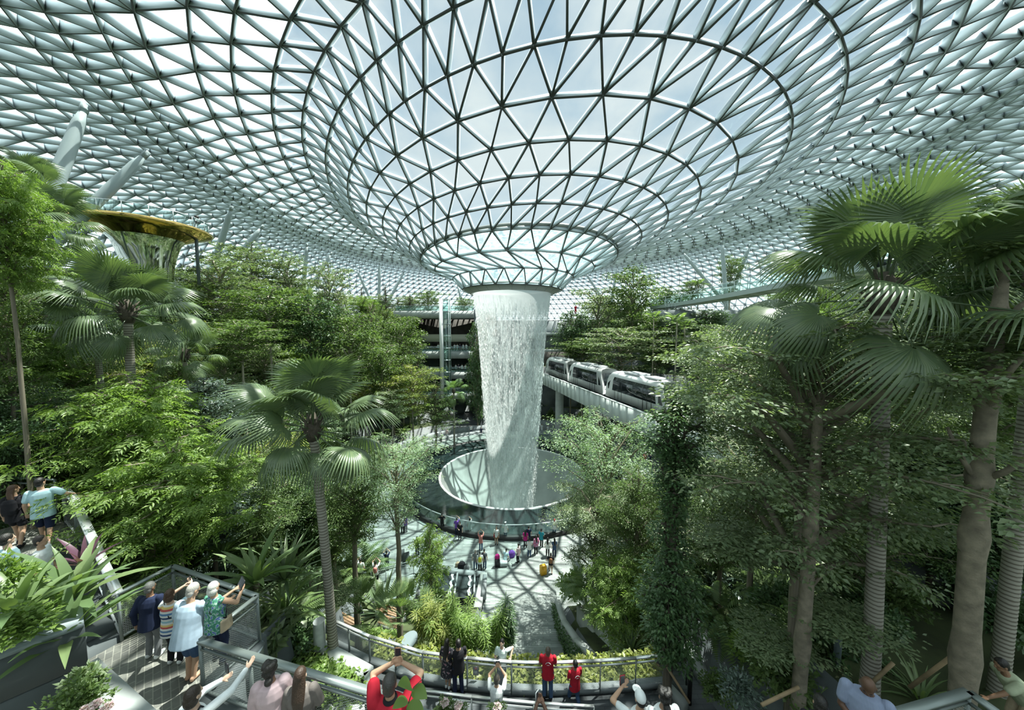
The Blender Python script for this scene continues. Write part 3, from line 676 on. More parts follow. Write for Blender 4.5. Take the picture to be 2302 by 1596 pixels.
def crown(kind, seed, n, leaf, pads, shape, flat, spread=.33, comp=0, rise=.25, lw=.5, inner=.35, rb=.016, sag=.0, asp=.9):
    """unit crown: height 1 (z 0..1), radius .5; returns branches mesh data and foliage arrays"""
    rng = np.random.default_rng(seed); mb = MB(); P = []; W = []
    for i in range(pads):
        f = (i + .5) / pads; z0 = f ** .9 * .93; R = .42 * shape(f) * (.78 + .35 * rng.random()); a = i * 2.39996 + rng.normal(0, .25)
        d = np.array((cos(a), sin(a), 0)); p0 = np.array((0, 0, max(0, z0 - .10 - .1 * rng.random())))
        z1 = min(.985, z0 + rise * R * .6)
        p1 = d * R * .5 + np.array((0, 0, z0 * .6 + z1 * .4)); p2 = d * R + np.array((0, 0, z1 - sag * R))
        p1[:2] += rng.normal(0, .02, 2)
        mb.tube([p0, p1, p2], [rb * (.5 + R), rb * .6 * (.5 + R), rb * .15], 5, False)
        for q in np.linspace(inner, 1.0, 4):
            c = p1 + (p2 - p1) * (q - .5) * 2 if q > .5 else p0 + (p1 - p0) * q * 2
            for s in range(2):
                e = c + np.array((rng.normal(0, .16) * R * 1.2, rng.normal(0, .16) * R * 1.2, rng.normal(0, .012)))
                P.append(e); W.append(R * spread * (.7 + .6 * rng.random()))
                mb.tube([c, (c + e) / 2 + np.array((0, 0, .008)), e], [rb * .2, rb * .15, rb * .07], 3, False)
    P = np.array(P); W = np.array(W)
    pr = W ** 1.6; pr /= pr.sum(); idx = rng.choice(len(P), n, p=pr)
    u = nrm(rng.normal(0, 1, (n, 3))) * (rng.random(n) ** .45)[:, None]
    u[:, 2] *= flat
    C = P[idx] + u * W[idx][:, None] 
    D = u * np.array((1, 1, .4)) / max(flat, .3) + rng.normal(0, .45, (n, 3)) * np.array((1, 1, .35)) + np.array((0, 0, -.22))
    Nn = np.array((0, 0, 1.)) + rng.normal(0, .38, (n, 3))
    L_ = leaf * (.65 + .7 * rng.random(n)); C = C * np.array((1, 1, asp))
    if comp: V, Fc = sprig_arrays(C, D, Nn, L_, comp, lw, .48, rng)
    else: V, Fc = leaf_arrays(C, D, Nn, L_, L_ * lw)
    V = V / np.array((1, 1, asp))
    return mb, V, Fc
sh_round = lambda f: sqrt(max(0.06, 1 - (2 * f - .9) ** 2 * .95))
sh_cone = lambda f: 1.08 - .92 * f
sh_vase = lambda f: .45 + .62 * sin(min(1, f * 1.15) * pi * .8)
sh_umb = lambda f: .55 + .5 * sin(f * pi * .72) if f < .93 else .6
sh_col = lambda f: .75 + .25 * sin(f * 9) if f < .9 else .5
KINDS = {}
def defkind(name, mat, bark, args, mats=1):
    out = []
    for s in range(mats):
        mb, V, Fc = crown(name, 11 + s * 7 + len(KINDS) * 31, **args)
        bm_ = mb.mesh('branches', True); bm_.materials.append(bark)
        lm = mesh_np('foliage', V, [Fc]); lm.materials.append(LEAF[mat]); out.append((bm_, lm))
    KINDS[name] = (out, bark)
# near crowns (many small leaves) and far crowns (fewer, larger)
defkind('tier_near', 'grey', m_bark, dict(n=36000, leaf=.0165, pads=26, shape=sh_umb, flat=.16, spread=.36, rise=.35, lw=.55, rb=.02), 2)
defkind('tuft', 'grey', m_bark, dict(n=2600, leaf=.055, pads=14, shape=sh_umb, flat=.3, spread=.4, lw=.5, rb=.012), 2)
defkind('dark_near', 'deep', m_barkd, dict(n=30000, leaf=.022, pads=26, shape=sh_round, flat=.45, spread=.34, lw=.5, rb=.022), 2)
defkind('lime_near', 'lime', m_bark, dict(n=4200, leaf=.062, pads=34, shape=sh_round, flat=.3, spread=.30, comp=4, lw=.34, rise=.1, rb=.014), 2)
defkind('mid_near', 'mid', m_bark, dict(n=26000, leaf=.022, pads=30, shape=sh_round, flat=.35, spread=.32, lw=.42, rb=.016), 2)
defkind('blue_near', 'blue', m_barkd, dict(n=15000, leaf=.034, pads=24, shape=sh_round, flat=.5, spread=.36, lw=.42, rb=.016), 1)
defkind('column_near', 'deep', m_barkd, dict(n=14000, leaf=.075, pads=60, shape=sh_col, flat=.12, spread=.62, lw=.55, rise=.05, rb=.03, inner=.2, asp=5.2), 1)
defkind('feather_near', 'silver', m_bark, dict(n=15000, leaf=.021, pads=30, shape=sh_vase, flat=.25, spread=.30, lw=.36, rise=.9, rb=.012), 2)
defkind('tier', 'grey', m_barkp, dict(n=6500, leaf=.034, pads=22, shape=sh_umb, flat=.13, spread=.38, lw=.5, rb=.018), 2)
defkind('dense', 'deep', m_bark, dict(n=6500, leaf=.042, pads=20, shape=sh_round, flat=.45, spread=.38, lw=.5), 2)
defkind('bright', 'lime', m_barkp, dict(n=1500, leaf=.085, pads=22, shape=sh_round, flat=.28, spread=.36, comp=3, lw=.38), 2)
defkind('plain', 'mid', m_barkp, dict(n=6500, leaf=.040, pads=22, shape=sh_vase, flat=.32, spread=.36, lw=.45), 2)
defkind('golden', 'yellow', m_barkp, dict(n=6500, leaf=.034, pads=22, shape=sh_umb, flat=.2, spread=.34, lw=.45), 1)
defkind('pale', 'silver', m_barkp, dict(n=5000, leaf=.032, pads=22, shape=sh_vase, flat=.22, spread=.3, lw=.38, rise=.8), 1)
defkind('spire', 'mid', m_bark, dict(n=5200, leaf=.034, pads=34, asp=1.5, shape=sh_cone, flat=.3, spread=.30, lw=.45, rise=-.05), 2)
defkind('conifer', 'blue', m_barkd, dict(n=5000, leaf=.030, pads=40, asp=1.5, shape=sh_cone, flat=.12, spread=.34, lw=.25, rise=.1, sag=.15), 1)
TRUNKS = {}
def trunk_mesh(bark, seed=0):
    k = (bark.name, seed)
    if k not in TRUNKS:
        rng = np.random.default_rng(seed + 5); b = MB(); z = np.linspace(0, 1, 12)
        wob = np.cumsum(rng.normal(0, .012, (12, 2)), 0); wob -= wob[0] + (wob[-1] - wob[0]) * z[:, None]
        R_t = [(.6 if i == 0 else .5) * (1 - .55 * z[i]) for i in range(12)]; Vt = [(wob[i, 0] * 8 + R_t[i] * cos(2 * pi * k / 10), wob[i, 1] * 8 + R_t[i] * sin(2 * pi * k / 10), z[i]) for i in range(12) for k in range(10)]
        b.add(Vt, [(i * 10 + k, i * 10 + (k + 1) % 10, i * 10 + 10 + (k + 1) % 10, i * 10 + 10 + k) for i in range(11) for k in range(10)] + [tuple(range(110, 120))])
        TRUNKS[k] = b.mesh('trunk', True); TRUNKS[k].materials.append(bark)
    return TRUNKS[k]
TREES = []
def tree(kind, x, y, zb, zt, hc, w, d=None, label=None, group=None, seed=None, rot=None, cat='tree', lean=(0, 0), name='tree'):
    """zb ground, zt top, hc crown height, w crown width"""
    out, bark = KINDS[kind]; i = len(TREES); s = (seed if seed is not None else i)
    bm_, lm = out[s % len(out)]
    t = empty(name, (x, y, zb), (i * 2.4) % 6.28 if rot is None else rot, label, cat, group)
    H = zt - zb; d = d or min(.026 * H + .04, .30)
    o = link(bpy.data.objects.new('trunk', trunk_mesh(bark, s % 3)), t); o.scale = (d, d, max(.3, H - hc * .22))
    o.rotation_euler = (0, 0, 0)
    for me, nm in ((bm_, 'branches'), (lm, 'foliage')):
        o = link(bpy.data.objects.new(nm, me), t); o.scale = (w, w, hc); o.location = (0, 0, H - hc)
    TREES.append((t, x, y, zb, zt, hc, w)); return t
def ptree(kind, u, vt, vb, wpx, Y, label, zb=None, d=None, group=None, **k):
    a, q = at(u, vt, Y), at(u, vb, Y); hc = a.z - q.z
    if zb is None: zb = terr(a.x, Y) - .05
    zb = min(zb, q.z - .2)
    return tree(kind, a.x, Y, zb, a.z, hc, wpx / F * Y, d, label, group, **k)

# ---- fan palms: fronds are shared meshes, one object per frond
def fan_mesh(seed, pet, R, segs, span, droop, costa, mat, cup=.0, name='frond'):
    rng = np.random.default_rng(seed); V = []; Fc = []
    b = MB(); b.tube([(0, 0, 0), (pet * .5, 0, -.02 * pet), (pet, 0, -.10 * pet)], [.028, .018, .013], 5, False)
    o = np.array((pet, 0, -.10 * pet)); dphi = 2 * span / segs
    for i in range(segs):
        ph = -span + dphi * (i + .5); L_ = R * (.80 + .20 * cos(ph * .6)) * (.93 + .12 * rng.random()); rows = []
        dr = droop * (.7 + .6 * rng.random())
        for t in (0.04, .35, .60, .80, 1.0):
            if t <= .6: hw = dphi / 2 * L_ * t
            else: hw = dphi / 2 * L_ * .6 * max(0.03, (1 - t) / .4) ** .8
            r = L_ * t; ox, oy = cos(ph), sin(ph)
            # the middle of the blade bends down behind its rib
            z = -costa * r * r * (.35 + .65 * max(0, cos(ph)) ) + cup * r * abs(sin(ph)) - dr * max(0, t - .5) ** 2 * 4 * R * .35
            rr = r * (1 - .18 * dr * max(0, t - .5))
            c = o + np.array((ox * rr, oy * rr, z)); s = np.array((-oy, ox, 0)) * hw; fz = np.array((0, 0, hw * .75))
            rows.append((c - s, c + fz, c + s))
        base = len(V); 
        for q in rows: V += list(q)
        for k in range(4):
            for j in range(2): a = base + k * 3 + j; Fc.append((a, a + 1, a + 4, a + 3))
    b.add(V, Fc); me = b.mesh(name); me.materials.append(mat); return me
PALMF = {}
def palm(x, y, zb, zc, R, nf, label, mat='palm', d=.3, seed=0, group=None, name='fan_palm', skirt=True, lean=(0, 0)):
    key = (mat, round(R, 1))
    if key not in PALMF:
        PALMF[key] = [fan_mesh(i, pet * R, .40 * R, 46, sp, dr, co / R, LEAF[mat], cu) for i, (pet, sp, dr, co, cu) in enumerate(
            [(.50, 2.5, .3, .5, .12), (.60, 2.6, .6, .9, .05), (.62, 2.45, 1.0, 1.2, .0), (.52, 2.3, 1.4, 1.5, -.05)])]
    rng = np.random.default_rng(seed + 100); t = empty(name, (x, y, zb), 0, label, 'palm', group); H = zc - zb
    b = MB(); n = max(6, int(H / .085)); rad = []; pts = []
    lx, ly = lean
    for i in range(n + 1):
        f = i / n
        for e in (0, .75):
            ff = min(1, (i + e) / n); pts.append((lx * ff ** 1.5, ly * ff ** 1.5, H * ff)); rad.append(d / 2 * (1.25 - .25 * min(1, ff * 6)) * (1 - .12 * ff) * (1.03 if e == 0 else .97))
    b.tube(pts, rad, 14); b.build('trunk', m_ptrunk, t, True)
    b = MB(); b.tube([(lx, ly, H - .35), (lx, ly, H - .05), (lx, ly, H + .25), (lx, ly, H + .5)], [d * .5, d * .85, d * .7, d * .25], 12)
    for k in range(26):
        a = k * 2.4; b.bar((lx + d * .5 * cos(a), ly + d * .5 * sin(a), H - .3 + .02 * k), (lx + d * 1.1 * cos(a), ly + d * 1.1 * sin(a), H - .1 + .022 * k + .1 * rng.random()), .05, .02)
    b.build('crown_shaft', m_barkd, t)
    for i in range(nf):
        f = i / (nf - 1); el = radians(86 - 122 * f ** 1.3 + rng.normal(0, 6)); az = i * 2.39996 + rng.normal(0, .15)
        me = PALMF[key][min(3, int(f * 3.6 + rng.random() * .6))]
        o = link(bpy.data.objects.new('frond', me), t); s = .86 + .25 * rng.random()
        if f < .12: s *= .7
        o.scale = (s, s, s); o.location = (lx, ly, H + .15 - .25 * f); o.rotation_euler = Euler((rng.normal(0, .35), -el, az), 'XYZ')
    return t
def ring_mat(name, c1, c2):
    m = bpy.data.materials.new(name); m.use_nodes = True; nt = m.node_tree; N = nt.nodes.new; L = nt.links.new
    t = N('ShaderNodeTexCoord'); w_ = N('ShaderNodeTexWave'); w_.bands_direction = 'Z'; w_.inputs['Scale'].default_value = 3.6; w_.inputs['Distortion'].default_value = 1.6; w_.inputs['Detail'].default_value = 2; w_.inputs['Detail Scale'].default_value = 1.5
    L(t.outputs['Object'], w_.inputs[0]); r = N('ShaderNodeValToRGB'); r.color_ramp.elements[0].color = (*c1, 1); r.color_ramp.elements[1].color = (*c2, 1); r.color_ramp.elements[0].position = .12; r.color_ramp.elements[1].position = .5
    L(w_.outputs[0], r.inputs[0]); p = nt.nodes['Principled BSDF']; L(r.outputs[0], p.inputs['Base Color']); p.inputs['Roughness'].default_value = .85; return m
m_ptrunk = ring_mat('palm_trunk', (.15, .135, .11), (.38, .36, .31))
# ---- small plants (one mesh each: leaves are the plant)
def arch_blades(rng, n, L_, w, up, pts=6, ple=0., sag=1.0, base=.04, taper=1.0):
    V = []; Fc = []
    for i in range(n):
        a = i * 2.39996 + rng.normal(0, .2); f = (i + .5) / n; e = radians(up[0] + (up[1] - up[0]) * f + rng.normal(0, 6)); l = L_ * (.7 + .45 * rng.random()) ; d = np.array((cos(a), sin(a), 0)); s = np.array((-sin(a), cos(a), 0)); p = d * base; b0 = len(V)
        for k in range(pts):
            t = k / (pts - 1); ww = w * l * (min(1, .25 + 3.2 * t) * (1 - t ** (2.2 * taper))) + .001
            z = np.array((0, 0, 1.))
            c = p; V += [c - s * ww, c + z * ww * (-.35) + d * 0, c + s * ww]
            ee = e - sag * t * 1.25; p = p + (d * cos(ee) + z * sin(ee)) * l / (pts - 1)
        for k in range(pts - 1):
            for j in range(2): q = b0 + 3 * k + j; Fc.append((q, q + 1, q + 4, q + 3))
    return np.array(V), np.array(Fc)
def fronds(rng, n, L_, up, k, lw, ll=.22, sag=1.1):
    """arching feather fronds: ferns, cycads, feather palms"""
    C, D, Nn, S_ = [], [], [], []
    for i in range(n):
        a = i * 2.39996 + rng.normal(0, .2); f = (i + .5) / n; e = radians(up[0] + (up[1] - up[0]) * f); l = L_ * (.75 + .4 * rng.random()); d = np.array((cos(a), sin(a), 0)); s = np.array((-sin(a), cos(a), 0)); p = np.zeros(3)
        for q in range(k):
            t = q / k; ee = e - sag * t * 1.3; tg = d * cos(ee) + np.array((0, 0, sin(ee))); p = p + tg * l / k; nn = np.cross(s, tg); nn *= np.sign(nn[2] + 1e-6)
            if t > .12:
                for sg in (-1, 1): C.append(p); D.append(s * sg + tg * .45 - np.array((0, 0, .15))); Nn.append(nn); S_.append(l * ll * sin(pi * min(1, .2 + .8 * t)) ** .7)
    return leaf_arrays(np.array(C), np.array(D), np.array(Nn), np.array(S_), np.array(S_) * lw)
def bush(rng, n, leaf, flat=.7, lw=.55):
    u = nrm(rng.normal(0, 1, (n, 3))); u[:, 2] = np.abs(u[:, 2]); r = .5 * (rng.random(n) ** .35) * (.75 + .35 * np.sin(u[:, 0] * 5 + 1) * np.cos(u[:, 1] * 4))
    C = u * r[:, None] * np.array((1, 1, 2 * flat)); C[:, 2] += .02
    return leaf_arrays(C, u + rng.normal(0, .6, (n, 3)), np.array((0, 0, .8)) + u * .5 + rng.normal(0, .35, (n, 3)), leaf * (.6 + .8 * rng.random(n)), leaf * lw * (.6 + .8 * rng.random(n)))
SM = {}
def small(name, mat, V, Fc, nm):
    me = mesh_np(nm, V, [Fc]); me.materials.append(LEAF[mat]); SM[name] = (me, nm)
R_ = np.random.default_rng
small('fern', 'lime', *fronds(R_(1), 16, .8, (70, 15), 20, .26), 'fern'); small('treefern', 'mid', *fronds(R_(2), 18, 1.0, (55, 5), 26, .22, .24), 'fern')
small('strap', 'palmy', *arch_blades(R_(3), 34, .9, .035, (85, 25), sag=.9), 'strap_leaf_plant'); small('spiky', 'palm', *arch_blades(R_(4), 44, .9, .045, (85, 10), sag=.45), 'spiky_plant')
small('broad', 'palmy', *arch_blades(R_(5), 22, .95, .085, (84, 20), sag=.75, pts=7), 'broad_leaf_plant'); small('purple', 'purple', *arch_blades(R_(6), 12, .95, .09, (80, 30), sag=.6, pts=7), 'purple_leaf_plant')
small('bush', 'mid', *bush(R_(7), 1500, .085), 'shrub'); small('bushlime', 'lime', *bush(R_(8), 1300, .10), 'shrub'); small('bushdeep', 'deep', *bush(R_(9), 1500, .09), 'shrub'); small('bushbig', 'grey', *bush(R_(10), 520, .20, .6, .62), 'shrub')
small('bushsilver', 'silver', *bush(R_(12), 1200, .07), 'shrub'); small('bushblue', 'blue', *bush(R_(13), 900, .12, .6, .4), 'shrub'); small('feather', 'palmy', *fronds(R_(14), 13, 1.0, (80, 15), 24, .13, .34, .9), 'feather_palm')
small('blossom', 'flower', *bush(R_(15), 260, .35, .5, .8), 'flower')
SMALLS = []
def plant(kind, x, y, z, s, label=None, group=None, sz=None, rot=None, cat='plant'):
    me, nm = SM[kind]; o = link(bpy.data.objects.new(nm, me)); o.location = (x, y, z); o.scale = (s, s, sz or s); o.rotation_euler = (0, 0, len(SMALLS) * 1.7 if rot is None else rot)
    tag(o, label, cat, group); SMALLS.append(o); return o
# ------------------------------------------------------------------ trees and palms where the photo has them
PL = [ # kind, u, crown top, crown bottom, width px, distance, label
 ('lime_near',300,816,1130,285,11,'bright yellow-green feather-leaved tree, tallest below the left fan palms'),
 ('lime_near',385,960,1235,290,9.6,'bright feather-leaved tree just behind the platform railing on the left'),
 ('lime_near',190,985,1200,250,11.5,'green feather-leaved tree right behind the couple on the stairs'),
 ('blue_near',455,838,1010,190,14,'dark glossy tree left of the central fan palm'),
 ('mid_near',60,842,1080,290,12,'broad green tree at the left edge above the couple on the stairs'),
 ('lime_near',25,690,860,230,13,'lime green tree at the left edge level with the lower fan palm'),
 ('mid_near',150,740,930,250,15.5,'green tree filling the slope beneath the small left fan palm'),
 ('dark_near',185,640,770,220,19,'dark rounded tree on the slope between the two tall left fan palms'),
 ('lime_near',-12,325,640,175,9,'bright tree top at the upper left edge under the thick strut'),
 ('mid_near',-5,560,900,190,10,'bright leafy tree at the left edge below the farthest fan palm'),
 ('mid_near',560,1015,1260,210,13,'grey green leafy tree left of the tall central palm trunk'),
 ('blue_near',470,1085,1215,170,11.3,'dark glossy small tree behind the right corner of the platform'),
 ('mid_near',790,975,1215,180,15.5,'airy green tree right of the tall central palm trunk'),
 ('dark_near',655,1010,1190,170,17,'dark leafy tree behind the tall central palm trunk'),
 ('mid_near',745,1080,1260,150,18,'small leafy tree between the central palm and the plaza'),
 ('feather_near',888,985,1190,185,15,'pale feathery tree on a thin dark trunk left of the pool'),
 ('bright',965,1172,1325,85,20.5,'small bright tree standing alone on the plaza left of the people'),
 ('tier_near',1835,690,1290,640,7.6,'largest spreading tree on the right with small layered leaves'),
 ('column_near',1522,832,1475,118,9,'dark narrow column of leaves in front of the train'),
 ('feather_near',1365,932,1215,250,21,'silvery feathery tree right of the pool under the guideway'),
 ('tier_near',1340,1085,1285,190,18,'light leafy tree at the right edge of the plaza'),
 ('mid_near',1435,1040,1290,170,15,'loose green tree between the silvery tree and the dark leaf column'),
 ('tier_near',1990,800,1190,330,11,'grey green layered tree behind the ringed palm trunk on the right'),
 ('dark_near',2120,960,1270,320,9.5,'dark leafy tree behind the thick knobbly trunk at the right'),
 ('dark_near',2265,420,780,330,9,'dark tree at the upper right edge behind the large fan palm'),
 ('mid_near',2235,720,1010,260,11.5,'leafy tree behind the upper part of the knobbly trunk'),
 ('tier_near',1700,985,1260,290,11,'pale layered tree right of the dark leaf column'),
 ('dark_near',2285,1030,1300,240,8.5,'dark leafy tree at the right edge beside the black wall'),
 ('tier_near',1690,720,930,260,22,'layered light green tree above the guideway end'),
 ('mid_near',1960,1080,1320,280,9,'green tree low between the two right trunks'),
 ('tier',490,575,715,180,45,'feathery tree right of the golden mirrored canopy'),('tier',562,545,660,140,56,'feathery tree between the two leaning struts'),
 ('plain',600,640,780,185,41,'leafy tree below the hard leaning strut'),('tier',645,572,700,115,58,'tall airy tree left of the upright strut'),
 ('dense',692,650,810,130,43,'dark tree beneath the upright strut on the left'),('plain',540,715,815,170,33,'rounded tree above the central fan palm'),
 ('tier',738,585,760,100,56,'layered tree beside the short leaning strut'),('plain',782,700,880,140,46,'tall green tree upper right of the central fan palm'),
 ('spire',832,668,800,95,60,'pointed tree below the strut trio'),('plain',855,770,930,125,50,'green tree left of the golden tree by the plaza'),
 ('plain',902,705,860,105,60,'tall tree left of the gallery floors'),('golden',926,815,930,125,51,'golden green tree at the back left of the plaza'),
 ('spire',978,845,955,115,52,'pointed green tree in front of the lower galleries'),('tier',880,868,955,95,47,'sparse tree on the curved bench left of the plaza'),
 ('dense',1072,705,940,68,65,'dark tall tree hugging the left side of the waterfall'),('spire',938,755,880,70,62,'narrow tree left of the lift tower'),
 ('conifer',757,642,712,48,82,'first small conifer from the left below the strut trio'),('conifer',812,638,708,45,84,'second small conifer from the left below the strut trio'),
 ('conifer',866,632,715,60,82,'tallest conifer beside the upright strut of the trio'),('conifer',921,655,708,48,84,'conifer right of the strut trio'),
 ('plain',962,652,705,70,84,'round tree left of the lift tower top'),('plain',1045,668,712,50,84,'round tree between lift tower and waterfall'),
 ('dense',1285,690,800,85,62,'dark tree just right of the waterfall'),('tier',1345,640,800,120,66,'tall airy tree right of the waterfall by the slanted strut'),
 ('plain',1425,602,760,130,62,'tallest tree in the clump right of the waterfall'),('tier',1398,730,835,190,50,'layered tree above the middle train car'),
 ('plain',1478,700,830,130,55,'green tree under the left end of the footbridge'),('dense',1500,640,715,85,70,'dark round tree behind the left end of the footbridge'),
 ('plain',1556,628,680,60,72,'small tree behind the middle of the footbridge'),('plain',1645,574,660,58,76,'tree between the struts behind the footbridge'),
 ('tier',1600,735,880,160,40,'layered tree above the front train car'),('plain',1310,760,815,110,58,'low tree over the tunnel wall'),('dense',1590,690,760,110,52,'dark tree below the footbridge'),
]
for i, (k, u, vt, vb, wpx, Y, lb) in enumerate(PL):
    zb = None
    if Y > 80: zb = 22.3
    if lb.startswith('small bright'): zb = .2
    ptree(k, u, vt, vb, wpx, Y, lb, zb, .13 if u < 30 else None)
# two big right-hand trunks with their own branches
def big_trunk(pts, rad, label, knots=(), branches=(), bark=m_bark, crown_=None):
    z0 = pts[0]; t = empty('tree', tuple(z0), 0, label, 'tree'); L0 = np.array(z0)
    b = MB(); P = [np.array(p) - L0 for p in pts]; PP, RR = [], []
    for i in range(len(P) - 1):
        for f in np.linspace(0, 1, 8)[:-1]: PP.append(P[i] + (P[i + 1] - P[i]) * f); RR.append(rad[i] + (rad[i + 1] - rad[i]) * f)
    PP.append(P[-1]); RR.append(rad[-1])
    for k in knots:
        j = int(k * (len(RR) - 1)); RR[j] *= 1.22
    b.tube(PP, RR, 16); b.build('trunk', bark, t, True)
    for br in branches:
        q = MB(); B = [np.array(p) - L0 for p in br[0]]; q.tube(B, br[1], 8, True); q.build('branch', bark, t, True)
    return t, L0
def lp(*a): return [at(*q) for q in a]
t, L0 = big_trunk(lp((2158,1640,5.4),(2185,1250,5.4),(2215,930,5.5),(2245,700,5.6),(2262,560,5.7)), [.165,.15,.125,.09,.05], 'thick knobbly trunk of the tall tree at the far right', (.12,.3,.42,.55,.75),
 [(lp((2212,930,5.5),(2255,850,5.3),(2310,790,5.0)),[.07,.05,.03]),(lp((2205,1080,5.45),(2260,1060,5.2),(2320,1020,5)),[.06,.045,.03]),(lp((2218,900,5.5),(2170,850,5.7),(2120,830,6)),[.055,.04,.02]),(lp((2240,760,5.6),(2290,690,5.4),(2330,660,5.2)),[.06,.04,.02]),(lp((2200,1090,5.4),(2150,1010,5.6),(2130,960,5.8)),[.05,.035,.02])], m_bark)
for k, (u, v, Y, w_, h_) in enumerate([(2270, 640, 5.6, 2.2, 1.4), (2120, 880, 6, 1.8, 1.0), (2290, 860, 5.4, 1.9, 1.2)]):
    o = link(bpy.data.objects.new('foliage', KINDS['tuft'][0][k % 2][1]), t); p = at(u, v, Y) - Vector(L0); o.location = p; o.scale = (w_, w_, h_)
t, L0 = big_trunk(lp((1790,1640,6.9),(1815,1290,6.9),(1832,1060,7.1),(1840,905,7.4)), [.135,.125,.105,.085], 'smooth pale trunk of the spreading tree in the right foreground', (.2,.5),
 [(lp((1840,910,7.4),(1870,830,7.6),(1920,760,7.9)),[.075,.05,.02]),(lp((1838,915,7.4),(1800,850,7.6),(1760,800,7.9)),[.07,.05,.02]),(lp((1822,1180,7),(1780,1130,7.2),(1710,1080,7.4)),[.05,.035,.015]),(lp((1812,1330,6.9),(1850,1290,7),(1880,1270,7.1)),[.045,.03,.015]),(lp((1840,910,7.4),(1850,800,7.4),(1850,730,7.5)),[.06,.04,.02])], m_bark)
for k, (u, v, Y, w_, h_) in enumerate([(1880, 1420, 7.0, 1.7, .6), (1720, 1470, 7.4, 1.6, .55), (1650, 1250, 8.0, 1.9, .8)]):
    o = link(bpy.data.objects.new('foliage', KINDS['tuft'][0][k % 2][1]), t); p = at(u, v, Y) - Vector(L0); o.location = p; o.scale = (w_, w_, h_)
# fan palms: crown centre (u, v), distance, frond reach, number of fronds
def ppalm(u, v, Y, R, nf, label, ub=None, d=.3, zb=None, seed=0, mat='palm'):
    c = at(u, v, Y); zb = terr(c.x, Y) if zb is None else zb; dx = 0
    if ub is not None: dx = c.x - (ub - 1151) / F * Y
    return palm(c.x - dx, Y, zb - .05, c.z, R, nf, label, mat, d, seed, lean=(dx, 0))
ppalm(1985, 668, 6.8, 2.6, 31, 'largest fan palm, upper right, on a thick ringed trunk', 2018, .31, at(2018, 1640, 6.8).z, 1)
ppalm(703, 965, 9.5, 2.3, 36, 'tall fan palm in the centre left on a ringed trunk wrapped with white cloth', 722, .27, at(722, 1490, 9.5).z, 2)
ppalm(287, 705, 12, 2.2, 32, 'tall fan palm in front of the golden mirrored canopy', 278, .28, None, 3)
ppalm(90, 510, 15.5, 2.3, 28, 'fan palm highest on the left, below the thick strut', 80, .30, None, 4)
ppalm(215, 735, 14.5, 2.0, 22, 'smaller fan palm just left of the tall left palm', None, .24, None, 5)
ppalm(415, 800, 19, 1.9, 22, 'fan palm low on the slope behind the dark glossy tree', None, .24, None, 6)
ppalm(2345, 620, 6.6, 2.4, 22, 'fan palm cut by the right edge of the picture', None, .28, at(2345, 1640, 6.6).z, 7)
ppalm(1020, 880, 53, 2.6, 16, 'small palm at the back left of the plaza', None, .3, 0, 8, 'palmy')
ppalm(60, 420, 17, 2.0, 22, 'dusky fan palm behind the bright tree top at the upper left', None, .26, None, 9)
# slim feather palms on the right slope
for i, (u, v, Y, zb) in enumerate([(1522, 722, 42, None), (1540, 735, 43, None), (1570, 640, 70, 22.4), (1470, 715, 50, None)]):
    c = at(u, v, Y); zb = terr(c.x, Y) if zb is None else zb
    t = empty('feather_palm', (c.x, Y, zb), 0, ['slim pale trunked palm above the front train car, left of a pair', 'slim pale trunked palm above the front train car, right of a pair', 'small feather palm behind the footbridge', 'slim palm right of the middle train car'][i], 'palm')
    b = MB(); b.tube([(0, 0, 0), (0, 0, (c.z - zb) * .5), (0, 0, c.z - zb)], [.14, .11, .08], 8); b.build('trunk', m_barkp, t, True)
    o = link(bpy.data.objects.new('frond_crown', SM['feather'][0]), t); o.location = (0, 0, c.z - zb); o.scale = (2.2, 2.2, 1.9)
# trunk wrap and stakes
c = at(718, 1425, 9.5)
b = MB(); b.lathe([(.16, -.42), (.165, 0), (.16, .42)], 20, (c.x, 9.5, c.z)); o = b.build('trunk_wrap', nmat('white_cloth', (.62, .66, .66), rough=.9, var=.15, vscale=5), None, True); tag(o, 'white cloth wrapped round the trunk of the central fan palm', 'wrap')
m_stake = nmat('timber_stake', (.30, .22, .13), rough=.85, var=.25, vscale=4)
def stake(a, q, lb, r=.035):
    a, q = np.array(a), np.array(q); b = MB(); b.tube([a, (a + q) / 2, q], [r, r, r], 8); o = b.build('timber_stake', m_stake, None, True); tag(o, lb, 'stake', 'timber stakes propping the trees')
for s in [(at(735,1435,9.45),at(782,1478,9.6),'pale stake right of the wrapped palm trunk'),(at(705,1440,9.6),at(682,1490,9.9),'pale stake left of the wrapped palm trunk'),
 (at(1795,1545,6.6),at(1712,1585,6.4),'stake leaning on the pale smooth trunk at the bottom right'),(at(2008,1490,6.5),at(1960,1535,6.6),'stake on the left of the ringed palm trunk at the bottom right'),(at(2045,1545,6.2),at(2155,1465,5.7),'thick stake between the ringed palm trunk and the knobbly trunk'),(at(1500,1500,8.9),at(1550,1580,8.5),'thin stake below the dark leaf column')]: stake(*s)
